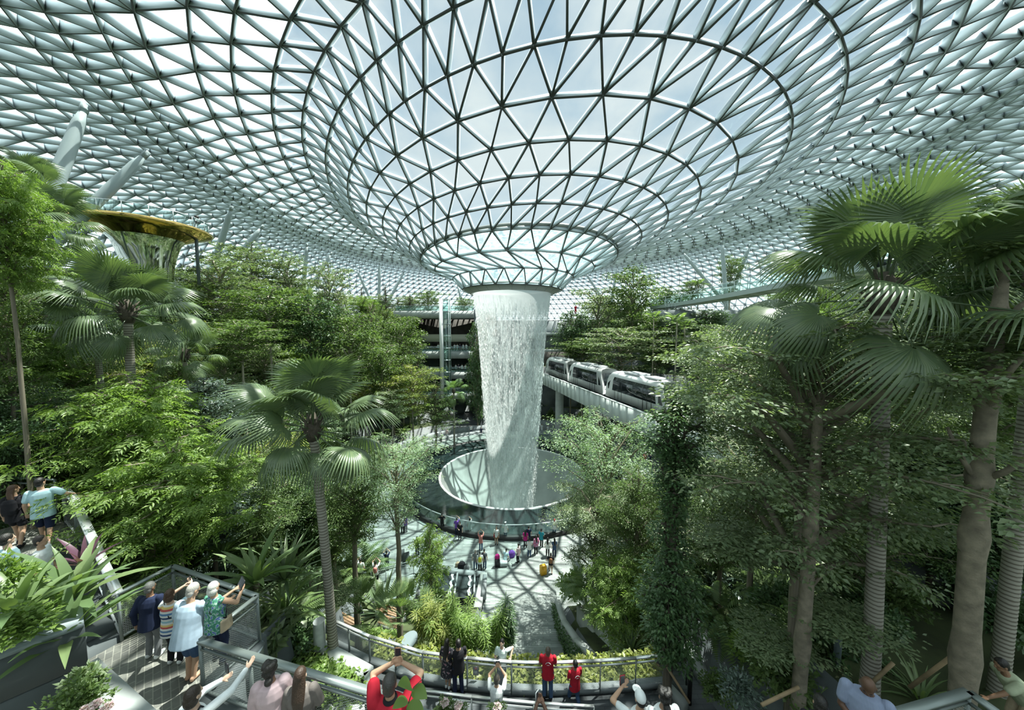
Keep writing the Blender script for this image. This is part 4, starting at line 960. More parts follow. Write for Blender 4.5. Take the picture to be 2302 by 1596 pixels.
# ------------------------------------------------------------------ filler trees on the terraces behind
PROT = [(1035,1262,560,1140),(1215,1560,780,960),(880,1290,965,1340),(958,1062,700,905),(205,450,480,585),(1470,1720,625,700),(1240,1300,690,830)]
def blocked(x, y, zt, hc, w):
    u0, v0 = proj((x - w / 2, y, zt)); u1, v1 = proj((x + w / 2, y, zt - hc)); 
    for a, b_, c_, d_ in PROT:
        if u1 > a and u0 < b_ and v1 > c_ and v0 < d_: return True
    return False
ft = []; rng = np.random.default_rng(21)
for r in np.arange(24.5, 56, 3.1):
    n = int(2 * pi * r / 4.6)
    for j in range(n):
        a = 2 * pi * (j + rng.random() * .7) / n; rr = r + rng.normal(0, .5); x, y = rr * sin(a), PC[1] + rr * cos(a); zb = terr(x, y)
        if y < 13 and abs(x) < 13: continue
        if y < 3: continue
        H = (5.5 + 5.5 * rng.random()) * (1 if r < 46 else .8); zt = zb + H; hc = H * (.62 + .2 * rng.random()); w_ = (3.0 + 2.6 * rng.random()) * (.7 + .02 * y)**.3
        if y < 20: H *= .75; zt = zb + H; hc = H * .7
        u, v = proj((x, y, zt)); 
        if not (-250 < u < 2550): continue
        lim = 590 if u < 700 else 650 if u < 1150 else 640 if u < 1720 else 560
        if v < lim + 10: zt -= (lim + 10 - v) / F * y; H = zt - zb; hc = min(hc, H * .8)
        if H < 3 or blocked(x, y, zt, hc, w_): continue
        if y > 10 and y < 67 and abs(x - trk(y)[0]) < w_ / 2 + 2.6 and zt > ZB - 2.4 and zb < ZB + 4: continue
        if abs(x - 26.5) < 3.2 and 20 < y < 64 and zt > 22.5: continue
        ft.append((x, y, zb, zt, hc, w_, u, v))
kinds = ['tier', 'dense', 'bright', 'plain', 'spire', 'plain', 'tier', 'golden', 'pale', 'dense']; nearkinds = ['mid_near', 'lime_near', 'dark_near', 'tier_near', 'mid_near']
WORD = dict(tier='layered', dense='dark', bright='bright feather-leaved', plain='leafy', spire='pointed', golden='golden', pale='pale', mid_near='leafy', lime_near='lime', dark_near='dark', tier_near='layered')
rows = {}
for q in ft:
    side = 'left' if q[6] < 1151 else 'right'; z = q[2]
    row = 'lowest' if z < 4 else 'lower' if z < 9 else 'middle' if z < 14 else 'upper' if z < 21 else 'topmost'
    kd = nearkinds[int(rng.random() * 5)] if q[1] < 17 else kinds[int(rng.random() * 10)]
    rows.setdefault((side, row, WORD[kd]), []).append((q, kd))
for (side, row, wd), lst in rows.items():
    lst.sort(key=lambda s: s[0][6])
    for i, (q, kd) in enumerate(lst):
        tree(kd, *q[:6], label='%s tree on the %s %s terrace, %s such from the left' % (wd, row, side, ordinal(i)), group='trees on the %s %s terrace' % (side, row))
# ------------------------------------------------------------------ undergrowth along the terraces
und = []; rng = np.random.default_rng(33)
for r in np.arange(23.2, 53, 1.15):
    n = int(2 * pi * r / 1.7)
    for j in range(n):
        a = 2 * pi * (j + rng.random()) / n; rr = r + rng.normal(0, .25); x, y = rr * sin(a), PC[1] + rr * cos(a)
        u, v = proj((x, y, terr(x, y) + .5))
        if not (-60 < u < 2360) or y < 12.5 or v > 1500: continue
        if any(terr(x + dx, y + dy) != terr(x, y) for dx, dy in ((.25, 0), (-.25, 0), (0, .25), (0, -.25))) and rng.random() < .5: continue
        if -2.6 < x < 4 and y < 26: continue
        if 958 < u < 1062 and 690 < v < 960: continue
        deg = math.degrees(a if a < pi else a - 2 * pi)
        if -15 <= deg < 13 or (terr(x, y) == 0): continue
        und.append((x, y, terr(x, y), u, v, y))
und.sort(key=lambda q: q[5]); und = und[::max(1, len(und) // 620)]
ug = ['bush', 'bushlime', 'bushdeep', 'bushbig', 'fern', 'treefern', 'strap', 'spiky', 'feather', 'bushblue', 'bushsilver', 'broad']
UW = dict(bush='green shrub', bushlime='lime shrub', bushdeep='dark shrub', bushbig='large-leaved shrub', fern='bright fern', treefern='spreading fern', strap='strap-leaved clump', spiky='spiky-leaved clump', feather='young feather palm', bushblue='bluish shrub', bushsilver='silvery shrub', broad='broad-leaved clump')
rows = {}
for q in und:
    kd = ug[int(rng.random() * 12)]; side = 'left' if q[3] < 1151 else 'right'; z = q[2]
    row = 'lowest' if z < 4 else 'lower' if z < 9 else 'middle' if z < 14 else 'upper' if z < 21 else 'topmost'
    rows.setdefault((side, row, kd), []).append(q)
for (side, row, kd), lst in rows.items():
    lst.sort(key=lambda q: q[3])
    for i, q in enumerate(lst):
        s = 1.5 + 1.5 * rng.random()
        if kd.startswith('bush'): s *= 1.1
        plant(kd, q[0], q[1], q[2] - .08, s, '%s on the %s %s terrace, %s such from the left' % (UW[kd], row, side, ordinal(i)), 'undergrowth on the %s %s terrace' % (side, row))
# ------------------------------------------------------------------ near platforms, rails, stairs, planters
def mesh_infill(name, cell):
    m = bpy.data.materials.new(name); m.use_nodes = True; nt = m.node_tree; nt.nodes.clear(); N = nt.nodes.new; L = nt.links.new
    o_ = N('ShaderNodeOutputMaterial'); t = N('ShaderNodeTexCoord'); s = N('ShaderNodeSeparateXYZ'); L(t.outputs['Object'], s.inputs[0])
    out = []
    for op in ('ADD', 'SUBTRACT'):
        z2 = N('ShaderNodeMath'); z2.operation = 'MULTIPLY'; L(s.outputs[2], z2.inputs[0]); z2.inputs[1].default_value = 1.6
        a = N('ShaderNodeMath'); a.operation = op; L(s.outputs[0], a.inputs[0]); L(z2.outputs[0], a.inputs[1])
        b = N('ShaderNodeMath'); b.operation = 'PINGPONG'; L(a.outputs[0], b.inputs[0]); b.inputs[1].default_value = cell
        c = N('ShaderNodeMath'); c.operation = 'LESS_THAN'; L(b.outputs[0], c.inputs[0]); c.inputs[1].default_value = cell * .2; out.append(c)
    mx = N('ShaderNodeMath'); mx.operation = 'MAXIMUM'; L(out[0].outputs[0], mx.inputs[0]); L(out[1].outputs[0], mx.inputs[1])
    p = N('ShaderNodeBsdfPrincipled'); p.inputs['Base Color'].default_value = (.48, .53, .54, 1); p.inputs['Metallic'].default_value = .5; p.inputs['Roughness'].default_value = .35
    tr = N('ShaderNodeBsdfTransparent'); ms = N('ShaderNodeMixShader'); L(mx.outputs[0], ms.inputs[0]); L(tr.outputs[0], ms.inputs[1]); L(p.outputs[0], ms.inputs[2]); L(ms.outputs[0], o_.inputs[0])
    return m
m_mesh = mesh_infill('wire_mesh', .032)
m_railg = nmat('grey_green_rail', (.23, .27, .265), rough=.38, metal=.3)
def railing(pts, label, h=1.1, topw=.09, post=.055, span=1.5, mat=None, topmat=None, mid=True, infill=True, group=None):
    """pts: foot points; splits each leg into spans with posts, top rail, lower rail and wire mesh"""
    mat = mat or m_railg; topmat = topmat or mat; o0 = np.array(pts[0], float); t = empty('railing', tuple(o0), 0, label, 'railing', group)
    P = [np.array(p, float) - o0 for p in pts]; up = np.array((0, 0, 1.)); F_ = [P[0]]
    for a, b in zip(P[:-1], P[1:]):
        n = max(1, int(round(np.linalg.norm(b - a) / span)))
        for k in range(1, n + 1): F_.append(a + (b - a) * k / n)
    b = MB()
    for a, c in zip(P[:-1], P[1:]): b.bar(a + up * h, c + up * h, topw, .045)
    b.build('top_rail', topmat, t)
    if mid:
        b = MB(); 
        for a, c in zip(P[:-1], P[1:]): b.bar(a + up * (h - .16), c + up * (h - .16), .04, .04); b.bar(a + up * .1, c + up * .1, .04, .04)
        b.build('lower_rail', topmat, t)
    for q in F_:
        b = MB(); b.box((0, 0, h / 2), (post * .6, post, h)); o = b.build('post', mat, t); o.location = q; d = (P[1] - P[0]); o.rotation_euler = (0, 0, atan2(d[1], d[0]))
    if infill:
        for a, c in zip(F_[:-1], F_[1:]):
            d = c - a; l = hypot(d[0], d[1]); dz = d[2]
            b = MB(); b.add([(0, 0, .1), (l, 0, .1 + dz), (l, 0, h - .17 + dz), (0, 0, h - .17)], [(0, 1, 2, 3)]); o = b.build('wire_mesh', m_mesh, t); o.location = a; o.rotation_euler = (0, 0, atan2(d[1], d[0]))
    return t
ZA = 12.2
def onr(u, v, z, h=1.1): p = on(u, v, z + h); return (p.x, p.y, z)
cA, cB, cC, cD = onr(265, 1335, ZA), onr(388, 1272, ZA), onr(578, 1340, ZA), onr(450, 1440, ZA)
cE = onr(850, 1560, ZA + .5); cE = (cE[0], cE[1], ZA + .5)
railing([cA, cB], 'back left railing of the viewing platform on the left')
railing([cB, cC], 'back right railing of the viewing platform, in front of the bright strap leaves', span=1.35)
railing([cC, cD], 'side railing the man in the light blue shirt leans on', span=1.2)
dE = (cE[0] + (cE[0] - cD[0]) * .55, cE[1] + (cE[1] - cD[1]) * .55, ZA + .5)
railing([cD, cE, dE], 'long grey railing running from the platform corner to the bottom edge of the picture', span=1.6, topw=.11)
# platform floor
p1 = [cA[:2], cB[:2], cC[:2], cD[:2], cE[:2], dE[:2], (dE[0], 2.2), (-7, 2.2), (-11.5, 5.0), (-11.6, 7.2)]
b = MB(); b.prism([q[:2] for q in p1][::-1], ZA - .5, ZA); o = b.build('platform', m_deckpave); o['kind'] = 'structure'
b = MB()
for a, c in ((cB, cC), (cC, cD), (cD, cE), (cE, dE)):
    b.bar((a[0], a[1], ZA - .3), (c[0], c[1], ZA - .3), .3, .75)
o = b.build('trim_8', m_dark); o['kind'] = 'structure'
b = MB(); b.box((cC[0] - .75, cC[1] - .55, ZA - 1.4), (1.5, 1.6, 2.2), .45); o = b.build('wall_platform', m_dark); o['kind'] = 'structure'
# stairs up to the left, with rail
s0, s1 = np.array(cA), np.array(onr(140, 1095, 13.5)); 
sd = s1 - s0; sn = np.array((-sd[1], sd[0], 0)); sn /= np.linalg.norm(sn); 
if sn[0] > 0: sn = -sn
b = MB(); n = 9
for k in range(n):
    f0, f1 = k / n * .72, (k + 1) / n * .72; a = s0 + sd * f0; c = s0 + sd * f1; z = ZA + (13.5 - ZA) * (k + 1) / n
    b.prism([tuple(q[:2]) for q in (a, c, c + sn * 2.2, a + sn * 2.2)], ZA - .6, z)
o = b.build('stairs', m_dark); tag(o, 'dark stone stairs climbing left from the viewing platform', 'stairs')
a = s0 + sd * .72; c = s0 + sd * 1.25
b = MB(); b.prism([tuple(q[:2]) for q in (a, c, c + sn * 5.5, a + sn * 5.5)], 12.6, 13.5); o = b.build('landing', m_deckpave); o['kind'] = 'structure'
railing([s0, s0 + (sd * np.array((1, 1, 0))) * .72 + np.array((0, 0, 1.3)), s0 + (sd * np.array((1, 1, 0))) * 1.0 + np.array((0, 0, 1.3))], 'sloping railing with a pale flat handrail along the stairs at the left', topw=.16, span=1.1, topmat=m_railw)
e0 = s0 + sd * 1.2; railing([tuple(np.array((e0[0], e0[1], 13.5))), tuple(np.array((e0[0] - 5.2, e0[1] + .6, 13.5)))], 'thin railing behind the couple on the stairs', infill=False, topw=.05)
# slate block planter at the bottom left
m_slate = setts('slate_cladding', (.15, .175, .19), (.11, .13, .145), (.30, .33, .34), 1, 1.4, .5, msize=.006)
a_ = np.array((-6.42, 4.72)); c_ = np.array((-8.6, 2.5)); n_ = np.array((-.95, .70))
t = empty('stone_planter', (-8, 4.5, 11.5), 0, 'dark slate clad planter block at the bottom left corner', 'planter')
b = MB()
for k in range(5):
    z0 = k * .62; b.prism([tuple(q - np.array((-8, 4.5))) for q in (a_, a_ + n_, c_ + n_, c_)], z0, z0 + .60); 
b.build('cladding', m_dark, t)
b = MB(); b.prism([tuple(q - np.array((-8, 4.5))) for q in (a_ + (.02, -.02), a_ + n_, c_ + n_, c_ + (.02, -.02))], 3.1, 3.16); b.build('coping', nmat('slate_top', (.30, .35, .37), rough=.5, var=.2, vscale=2), t)
k0 = on(215, 1530, 13.0); k1 = on(335, 1610, 13.0)
b = MB(); b.bar((k0.x - .6, k0.y + .3, 12.5), (k1.x + .3, k1.y - .2, 12.5), .35, .9); o = b.build('planter_kerb', m_conc); tag(o, 'pale concrete kerb of the flower bed at the bottom left', 'kerb')
# curved lower walkway
ZW = 7.6
UV = [(690, 1362), (740, 1390), (830, 1430), (950, 1466), (1050, 1479), (1150, 1488), (1230, 1490), (1350, 1485), (1430, 1479), (1505, 1471)]
foot = [onr(u, v, ZW) for u, v in UV]
railing(foot, 'long curved railing with a shiny round handrail on the lower walkway', topw=.085, span=1.25, topmat=m_railw)
inner = [(p[0] * .93 + .0, p[1] - 3.6, ZW) for p in foot]
b = MB(); b.prism([q[:2] for q in foot] + [q[:2] for q in inner[::-1]], ZW - .5, ZW - .02); o = b.build('walkway', m_walk); o['kind'] = 'structure'
b = MB()
for a, c in zip(foot[:-1], foot[1:]): b.bar((a[0], a[1] + .08, ZW + .08), (c[0], c[1] + .08, ZW + .05), .2, .22)
o = b.build('trim_9', m_gray); o['kind'] = 'structure'
b = MB(); bf_ = foot[2:]
out = [(p[0] * 1.02, p[1] + 1.15, 0) for p in bf_]
b.prism([q[:2] for q in bf_] + [q[:2] for q in out[::-1]], 3.2, ZW - .35); o = b.build('bed_soil', m_soil); o['kind'] = 'structure'
b = MB()
for a, c in zip(out[:-1], out[1:]): b.bar((a[0], a[1], ZW - 1.6), (c[0], c[1], ZW - 2.1), .14, 3.4)
o = b.build('trim_10', m_gray); o['kind'] = 'structure'
near = [(p[0], p[1] + .45, ZW) for p in inner]
n0 = [on(u, v, ZW + 1.1) for u, v in ((925, 1548), (1060, 1566), (1200, 1580), (1335, 1588))]
railing([(p.x, p.y, ZW) for p in n0], 'near railing of the lower walkway with white rails at the bottom of the picture', topw=.06, span=1.6, topmat=m_railw, infill=False)
# hedge of broad leaves in the curved bed: nobody could count it
rng = np.random.default_rng(4); C = []
for a, c, oa, oc in zip(bf_[:-1], bf_[1:], out[:-1], out[1:]):
    for _ in range(int(950 * np.linalg.norm(np.array(c) - np.array(a)) / 1.25)):
        f, g_ = rng.random(), rng.random(); p = (np.array(a[:2]) * (1 - f) + np.array(c[:2]) * f) * (1 - g_) + (np.array(oa[:2]) * (1 - f) + np.array(oc[:2]) * f) * g_
        C.append((p[0], p[1] + .1, ZW - .35 + .42 * rng.random() ** .6))
C = np.array(C); n = len(C)
def leaf_stuff(name, C, leaf, mat, label, cat, flat=.5):
    n = len(C); V, Fc = leaf_arrays(C, np.stack([rng.normal(0, 1, n), rng.normal(0, 1, n), rng.normal(.1, .4, n)], 1), np.array((0, 0, 1.)) + rng.normal(0, flat, (n, 3)), leaf * (.6 + .7 * rng.random(n)), leaf * .75 * (.6 + .7 * rng.random(n)))
    me = mesh_np(name, V, [Fc]); me.materials.append(LEAF[mat]); o = link(bpy.data.objects.new(name, me)); return tag(o, label, cat, None, 'stuff')
leaf_stuff('hedge', C, .16, 'yellow', 'low bright leafy hedge along the curved walkway', 'hedge')
# planting beds on the left between the railings
def bed(poly, z, n, leaf, mat, name, label, hh=.45):
    C = []; P = np.array(poly)
    while len(C) < n:
        w_ = rng.random(len(P)) ** 2; w_ /= w_.sum(); q = w_ @ P; C.append((q[0], q[1], (z if np.isscalar(z) else z(q[0], q[1])) + hh * rng.random() ** .7 * (.5 + .5 * abs(sin(q[0] * 3) * cos(q[1] * 2.3)))))
    return leaf_stuff(name, np.array(C), leaf, mat, label, 'ground cover')
q = [on(u, v, 9.6) for u, v in ((600, 1500), (700, 1430), (830, 1500), (835, 1590), (720, 1590), (610, 1560))]
bed([(p.x, p.y) for p in q], 9.3, 5200, .13, 'lime', 'ground_cover', 'leafy white-flowered bed around the foot of the central palm', .5)
b = MB(); b.prism([(p.x, p.y) for p in q], 6, 9.35); o = b.build('bed_soil', m_soil); o['kind'] = 'structure'
b = MB()
for a, c in zip(q[1:4], q[2:5]): b.bar((a.x, a.y, 9.0), (c.x, c.y, 9.0), .3, 1.0)
o = b.build('trim_11', m_conc); o['kind'] = 'structure'
q = [on(u, v, 4.2) for u, v in ((800, 1395), (900, 1420), (960, 1470), (880, 1470), (810, 1440))]
bed([(p.x, p.y) for p in q], 4.0, 2600, .12, 'lime', 'ground_cover', 'green bed just below the curved railing, left of the bamboo', .5)
# ground cover right of the path: hanging green wall, stepped planters
W0 = [on(1247, 1352, 1.6), on(1262, 1400, 2.4), on(1290, 1440, 3.0), on(1328, 1478, 3.6)]
b = MB(); C = []
for a, c in zip(W0[:-1], W0[1:]):
    b.add([(a.x, a.y, 0), (c.x, c.y, 0), (c.x, c.y, c.z), (a.x, a.y, a.z)], [(0, 1, 2, 3)]); b.bar((a.x + .16, a.y, a.z), (c.x + .16, c.y, c.z), .32, .25)
    for _ in range(900): f = rng.random(); z = rng.random(); C.append((a.x + (c.x - a.x) * f - .06 - .12 * rng.random(), a.y + (c.y - a.y) * f, (a.z + (c.z - a.z) * f) * z))
o = b.build('trim_12', m_conc); o['kind'] = 'structure'
leaf_stuff('green_wall', np.array(C), .13, 'deep', 'dark leaves hanging down the wall on the right of the stone path', 'hedge', 1.2)
for i, (u, v, z, dx, dy) in enumerate([(1300, 1385, 2.6, 1.0, .5), (1345, 1425, 3.4, 1.1, .5), (1385, 1462, 4.2, 1.1, .5), (1420, 1480, 5.0, 1.0, .6)]):
    p = on(u, v, z); b = MB(); b.box((p.x + .5, p.y - .3, z - 1), (.28, 2.4, 2.0), .25); b.box((p.x + 1.5, p.y + .8, z - 1), (2.0, .28, 2.0), .25)
    o = b.build('planter_wall', m_conc); tag(o, 'stepped pale concrete planter wall right of the stone path, %s from the plaza' % ordinal(i), 'planter')
# water cascade left of the path
p0, p1_, p2_, p3_ = on(962, 1288, .05), on(1090, 1300, .05), on(1088, 1345, .9), on(940, 1345, .9)
t = empty('water_cascade', (p0.x, p0.y, 0), 0, 'dark stone cascade with two white chutes beside the path', 'fountain')
o0 = np.array((p0.x, p0.y, 0)); Q = [np.array(q) - o0 for q in (p0, p1_, p2_, p3_)]
m_wet = nmat('wet_stone', (.035, .045, .048), rough=.15, bump=.5, bscale=9)
b = MB(); b.add([Q[0] + (0, 0, .12), Q[1] + (0, 0, .12), Q[2] + (0, 0, .02), Q[3] + (0, 0, .02)], [(0, 1, 2, 3)]); b.build('basin', m_wet, t)
b = MB(); 
for a, c in ((Q[0], Q[1]), (Q[1], Q[2]), (Q[3], Q[0])): b.bar(a + (0, 0, .2), c + (0, 0, .2), .3, .5)
b.build('kerb', m_gray, t)
m_foam = nmat('foam', (.62, .70, .72), rough=.4, bump=1, bscale=14, var=.5, vscale=8)
for f in (.45, .75):
    a = Q[0] + (Q[1] - Q[0]) * f; c = Q[3] + (Q[2] - Q[3]) * (f + .02); b = MB(); w_ = np.array((.14, 0, 0))
    n = 10; 
    b.strip([a - w_ * (.6 + .5 * sin(k * 1.7)) + (c - a) * k / n + np.array((0, 0, .2)) for k in range(n + 1)], [a + w_ * (.6 + .5 * cos(k * 2.1)) + (c - a) * k / n + np.array((0, 0, .2)) for k in range(n + 1)]); b.build('chute', m_foam, t)
    b = MB(); b.bar(a + np.array((.35, 0, .2)), c + np.array((.35, 0, .2)), .12, .3); b.build('divider', m_gray, t)
p = on(1088, 1300, .1); b = MB(); b.bar((p.x, p.y, .25), (p.x - .1, p.y - 4, .9), .5, .6); o = b.build('coping_wall', m_conc); tag(o, 'pale low wall between the cascade and the path', 'wall')
# timber benches left of the cascade
m_tim = nmat('bench_timber', (.23, .15, .085), rough=.6, var=.25, vscale=5)
for i, (u0, v0, u1, v1, z, lb) in enumerate([(845, 1370, 905, 1390, 2.3, 'upper timber bench left of the cascade'), (850, 1398, 893, 1412, 3.0, 'lower timber bench left of the cascade'), (752, 1392, 800, 1418, 4.4, 'timber bench behind the curved railing, left'), (745, 1330, 772, 1338, 2.6, 'timber bench left of the first small fan palm')]):
    a, c = on(u0, v0, z), on(u1, v1, z); t = empty('bench', tuple(a), 0, lb, 'bench'); d = np.array(c) - np.array(a)
    b = MB(); s = np.array((0, .45, 0))
    for k in range(4): b.bar(s * (k / 3), d + s * (k / 3), .11, .05)
    b.build('slats', m_tim, t); b = MB(); b.bar(s * .5 + (0, 0, -.35), d + s * .5 + (0, 0, -.35), .4, .6); b.build('plinth', m_conc, t)
# drum bollards with slanted tops
def drum(u, v, z, r, h, lb):
    p = on(u, v, z + h); t = empty('drum_bollard', (p.x, p.y, z), 0.6, lb, 'bollard')
    b = MB(); n = 32; V = [(r * cos(2 * pi * k / n), r * sin(2 * pi * k / n), 0) for k in range(n)] + [(r * cos(2 * pi * k / n), r * sin(2 * pi * k / n), h + .35 * r * cos(2 * pi * k / n)) for k in range(n)]
    b.add(V, [(k, (k + 1) % n, n + (k + 1) % n, n + k) for k in range(n)]); b.build('body', nmat('drum_grey', (.12, .145, .15), rough=.4, metal=.3), t, True)
    b = MB(); b.add([(x, y, z_ + .004) for x, y, z_ in V[n:]], [tuple(range(n))]); b.build('lid', nmat('drum_lid', (.20, .25, .265), rough=.5), t)
drum(560, 1470, 11.2, .26, .95, 'dark drum bollard with slanted grey lid at the platform corner')
drum(918, 1440, 6.7, .33, 1.0, 'grey drum bollard in the hedge left of the couple in black')
drum(1627, 1490, 6.4, .30, 1.0, 'dark drum bollard with pale lid on the right, beside the concrete bed')
drum(1905, 1490, 8.5, .25, .5, 'low drum bollard with pale lid between the right trunks')
b = MB(); p = on(1553, 1490, 7.8); b.tube([(p.x, p.y, 6.3), (p.x, p.y, 7.8)], .07, 12); o = b.build('bollard', m_black, None, True); tag(o, 'slim black post at the right end of the curved walkway', 'bollard')
# right hand lower area
b = MB(); p = [on(u, v, 6.3) for u, v in ((1510, 1475), (1600, 1440), (1760, 1460), (1800, 1600), (1560, 1600), (1480, 1560))]; b.prism([(q.x, q.y) for q in p], 5.6, 6.3); o = b.build('walkway_right', m_walk); o['kind'] = 'structure'
b = MB(); 
for (u0, v0, u1, v1) in ((1490, 1545, 1540, 1600), (1535, 1455, 1590, 1530), (1590, 1530, 1660, 1600)):
    a, c = on(u0, v0, 6.7), on(u1, v1, 6.7); b.bar(tuple(a), tuple(c), .35, .5)
o = b.build('trim_13', m_conc); o['kind'] = 'structure'
def rl(pts, lb, **k): railing([tuple(p) for p in pts], lb, **k)
def of(u, v, z, h=1.1): p = on(u, v, z + h); return (p.x, p.y, z)
rl([of(1840, 1520, 7.2), of(1900, 1385, 8.6)], 'steep railing with white handrail beside the dark mast on the right', topmat=m_railw, infill=False)
rl([of(2040, 1470, 9.6), of(2160, 1412, 9.6)], 'railing left of the knobbly trunk at the right', span=.9)
rl([of(2062, 1475, 9.6), of(2330, 1620, 9.6)], 'pale railing running to the bottom right corner', topmat=m_railw, span=1.4, infill=False)
rl([of(2000, 1608, 12.3), of(2178, 1556, 12.3), of(2240, 1600, 12.3)], 'near grey railing at the bottom right corner', span=1.0, topw=.12)
rl([of(1500, 1400, 5.2), of(1545, 1475, 6.4)], 'short railing above the stepped planters', infill=True)
b = MB(); p = on(2240, 1420, 11.5); b.box((p.x + 1.2, p.y + 1.3, 10.5), (5.5, .4, 5.5), -.55); o = b.build('wall_right', m_dark); o['kind'] = 'structure'
b = MB(); p = [on(u, v, 9.55) for u, v in ((2040, 1500), (2200, 1420), (2420, 1560), (2400, 1680), (2150, 1640))]; b.prism([(q.x, q.y) for q in p], 9.0, 9.55); o = b.build('walkway_upper_right', m_walk); o['kind'] = 'structure'
# ------------------------------------------------------------------ foreground plants
def pl(kind, u, v, Y, s, lb, sz=None, rot=None): p = at(u, v, Y); return plant(kind, p.x, Y, p.z, s, lb, None, sz, rot)
pl('broad', 165, 1345, 5.2, 1.15, 'large pleated broad-leaved plant in front of the stairs at the left'); pl('purple', 190, 1270, 5.6, .62, 'purple striped leaves in the broad-leaved plant at the left')
pl('broad', 40, 1380, 4.6, 1.1, 'broad-leaved plant at the left edge above the slate planter'); pl('broad', 150, 1440, 4.7, .9, 'arching yellow-green leaves hanging over the platform at the left')
pl('bushlime', 45, 1420, 4.3, .9, 'lime shrub on top of the slate planter', .5); pl('bushlime', 10, 1330, 4.8, .8, 'leafy shrub at the left edge below the seated people')
pl('broad', 575, 1310, 8.6, 1.5, 'bright clump of strap leaves behind the platform railing', 1.7); pl('spiky', 640, 1300, 10, 1.6, 'dark clump of strap leaves right of the bright clump'); pl('strap', 500, 1245, 11, 1.5, 'dark leafy clump behind the platform, left of the bright clump'); pl('spiky', 560, 1230, 12, 1.7, 'spiky dark clump behind the bright clump')
pl('bushbig', 605, 1440, 8.9, 1.5, 'large-leaved shrub at the platform corner wall'); pl('bushdeep', 660, 1455, 9.5, 1.4, 'dark shrub below the platform corner'); pl('strap', 640, 1370, 9.6, 1.6, 'strap leaves between platform corner and central palm'); pl('treefern', 660, 1390, 10.5, 1.4, 'dark ferny clump left of the central palm trunk'); pl('fern', 340, 1340, 8.3, 1.0, 'yellow-green fern behind the platform railing'); pl('fern', 290, 1350, 7.8, .9, 'fern at the left end of the platform railing')
pl('bushbig', 250, 1310, 9.2, 1.6, 'large-leaved shrub below the sloping handrail'); pl('bushbig', 185, 1545, 4.1, .42, 'large-leaved plant beside the slate planter', .42); pl('bush', 175, 1600, 3.9, .7, 'shrub at the bottom left behind the kerb')
for i, (u, v, Y) in enumerate([(215, 1585, 3.8), (240, 1592, 3.8), (190, 1598, 3.7)]): 
    o = plant('blossom', *at(u, v, Y), .10, 'pink and white flower head at the bottom left, %s from the left' % ordinal([1, 2, 0][i]), 'flowers at the bottom left', .08, cat='flower')
def licuala(u, v, Y, lb, s, n=11):
    p = at(u, v, Y); t = empty('fan_palm', tuple(p), 0, lb, 'palm'); r_ = np.random.default_rng(int(u))
    for k in range(n):
        o = link(bpy.data.objects.new('frond', LIC[k % 2]), t); o.scale = (s, s, s); o.rotation_euler = Euler((r_.normal(0, .4), -radians(80 - 60 * (k / n) + r_.normal(0, 5)), k * 2.4), 'XYZ')
LIC = [fan_mesh(50 + i, 1.0, .85, 22, 1.25, .12, .05, LEAF['palmy'], .1) for i in range(2)]
licuala(808, 1378, 14.5, 'left of two small stemless fan palms above the benches', .85); licuala(905, 1388, 14, 'right of two small stemless fan palms above the benches', .9); licuala(1400, 1420, 13.5, 'fan leaved clump beside the stepped planters on the right', .8)
pl('spiky', 1418, 1468, 12.3, 1.25, 'bright spiky clump right of the stepped planters'); pl('spiky', 1370, 1395, 15, 1.6, 'spiky clump behind the stepped planters'); pl('feather', 1320, 1330, 18, 2.0, 'ferny palm at the near right corner of the plaza'); pl('fern', 1350, 1345, 17, 1.8, 'fern behind the stepped planters'); pl('bushlime', 1290, 1330, 19.5, 2.0, 'green shrub at the top of the leafy wall')
pl('treefern', 1800, 1420, 8.5, 1.2, 'spreading fern left of the dark mast on the right'); pl('fern', 1795, 1170, 10, 1.0, 'sunlit fern high between the branches on the right'); pl('strap', 1890, 1540, 7.5, .9, 'strap leaves at the foot of the dark mast'); pl('bushblue', 1660, 1560, 7.2, .9, 'bluish cut-leaved shrub beside the drum bollard on the right'); pl('bush', 1610, 1560, 8.2, .9, 'shrub at the foot of the dark leaf column'); pl('strap', 2070, 1580, 6.8, 1.0, 'strap leaves between the ringed palm and the knobbly trunk'); pl('bushdeep', 1980, 1560, 7.4, 1.1, 'dark shrub behind the ringed palm trunk'); pl('fern', 2100, 1440, 9, 1.2, 'fern on the planted ledge at the right'); pl('bushlime', 2080, 1400, 9.6, 1.4, 'lime shrub on the planted ledge at the right')
pl('bushlime', 1700, 1480, 8.6, 1.3, 'sunlit lime shrub right of the concrete bed'); pl('bush', 1500, 1330, 13, 2.0, 'shrub under the dark leaf column'); pl('strap', 1450, 1330, 14, 1.7, 'strap leaves behind the spiky clump on the right'); pl('bushsilver', 1395, 1330, 16, 1.7, 'silvery shrub in the stepped planters'); pl('bushdeep', 1560, 1380, 11.5, 1.8, 'dark shrub below the dark leaf column'); pl('treefern', 1620, 1380, 11, 1.7, 'fern right of the dark leaf column')
for i_, (u_, v_, y_, k_) in enumerate([(1950,1400,8.2,'bushdeep'),(2010,1360,9,'bush'),(2080,1350,10,'fern'),(2130,1330,9.5,'bushdeep'),(2230,1340,9,'treefern'),(1750,1380,9.5,'bushdeep'),(1720,1330,11,'treefern'),(1900,1340,10,'bushbig'),(1850,1480,8,'bushdeep'),(1760,1540,7.4,'bush'),(2270,1420,7.5,'bushdeep')]):
    pl(k_, u_, v_, y_, 1.5, '%s low under the right foreground trees, %s of these' % (dict(bushdeep='dark shrub', bush='green shrub', fern='fern', treefern='spreading fern', bushbig='large-leaved shrub')[k_], ordinal(i_)))
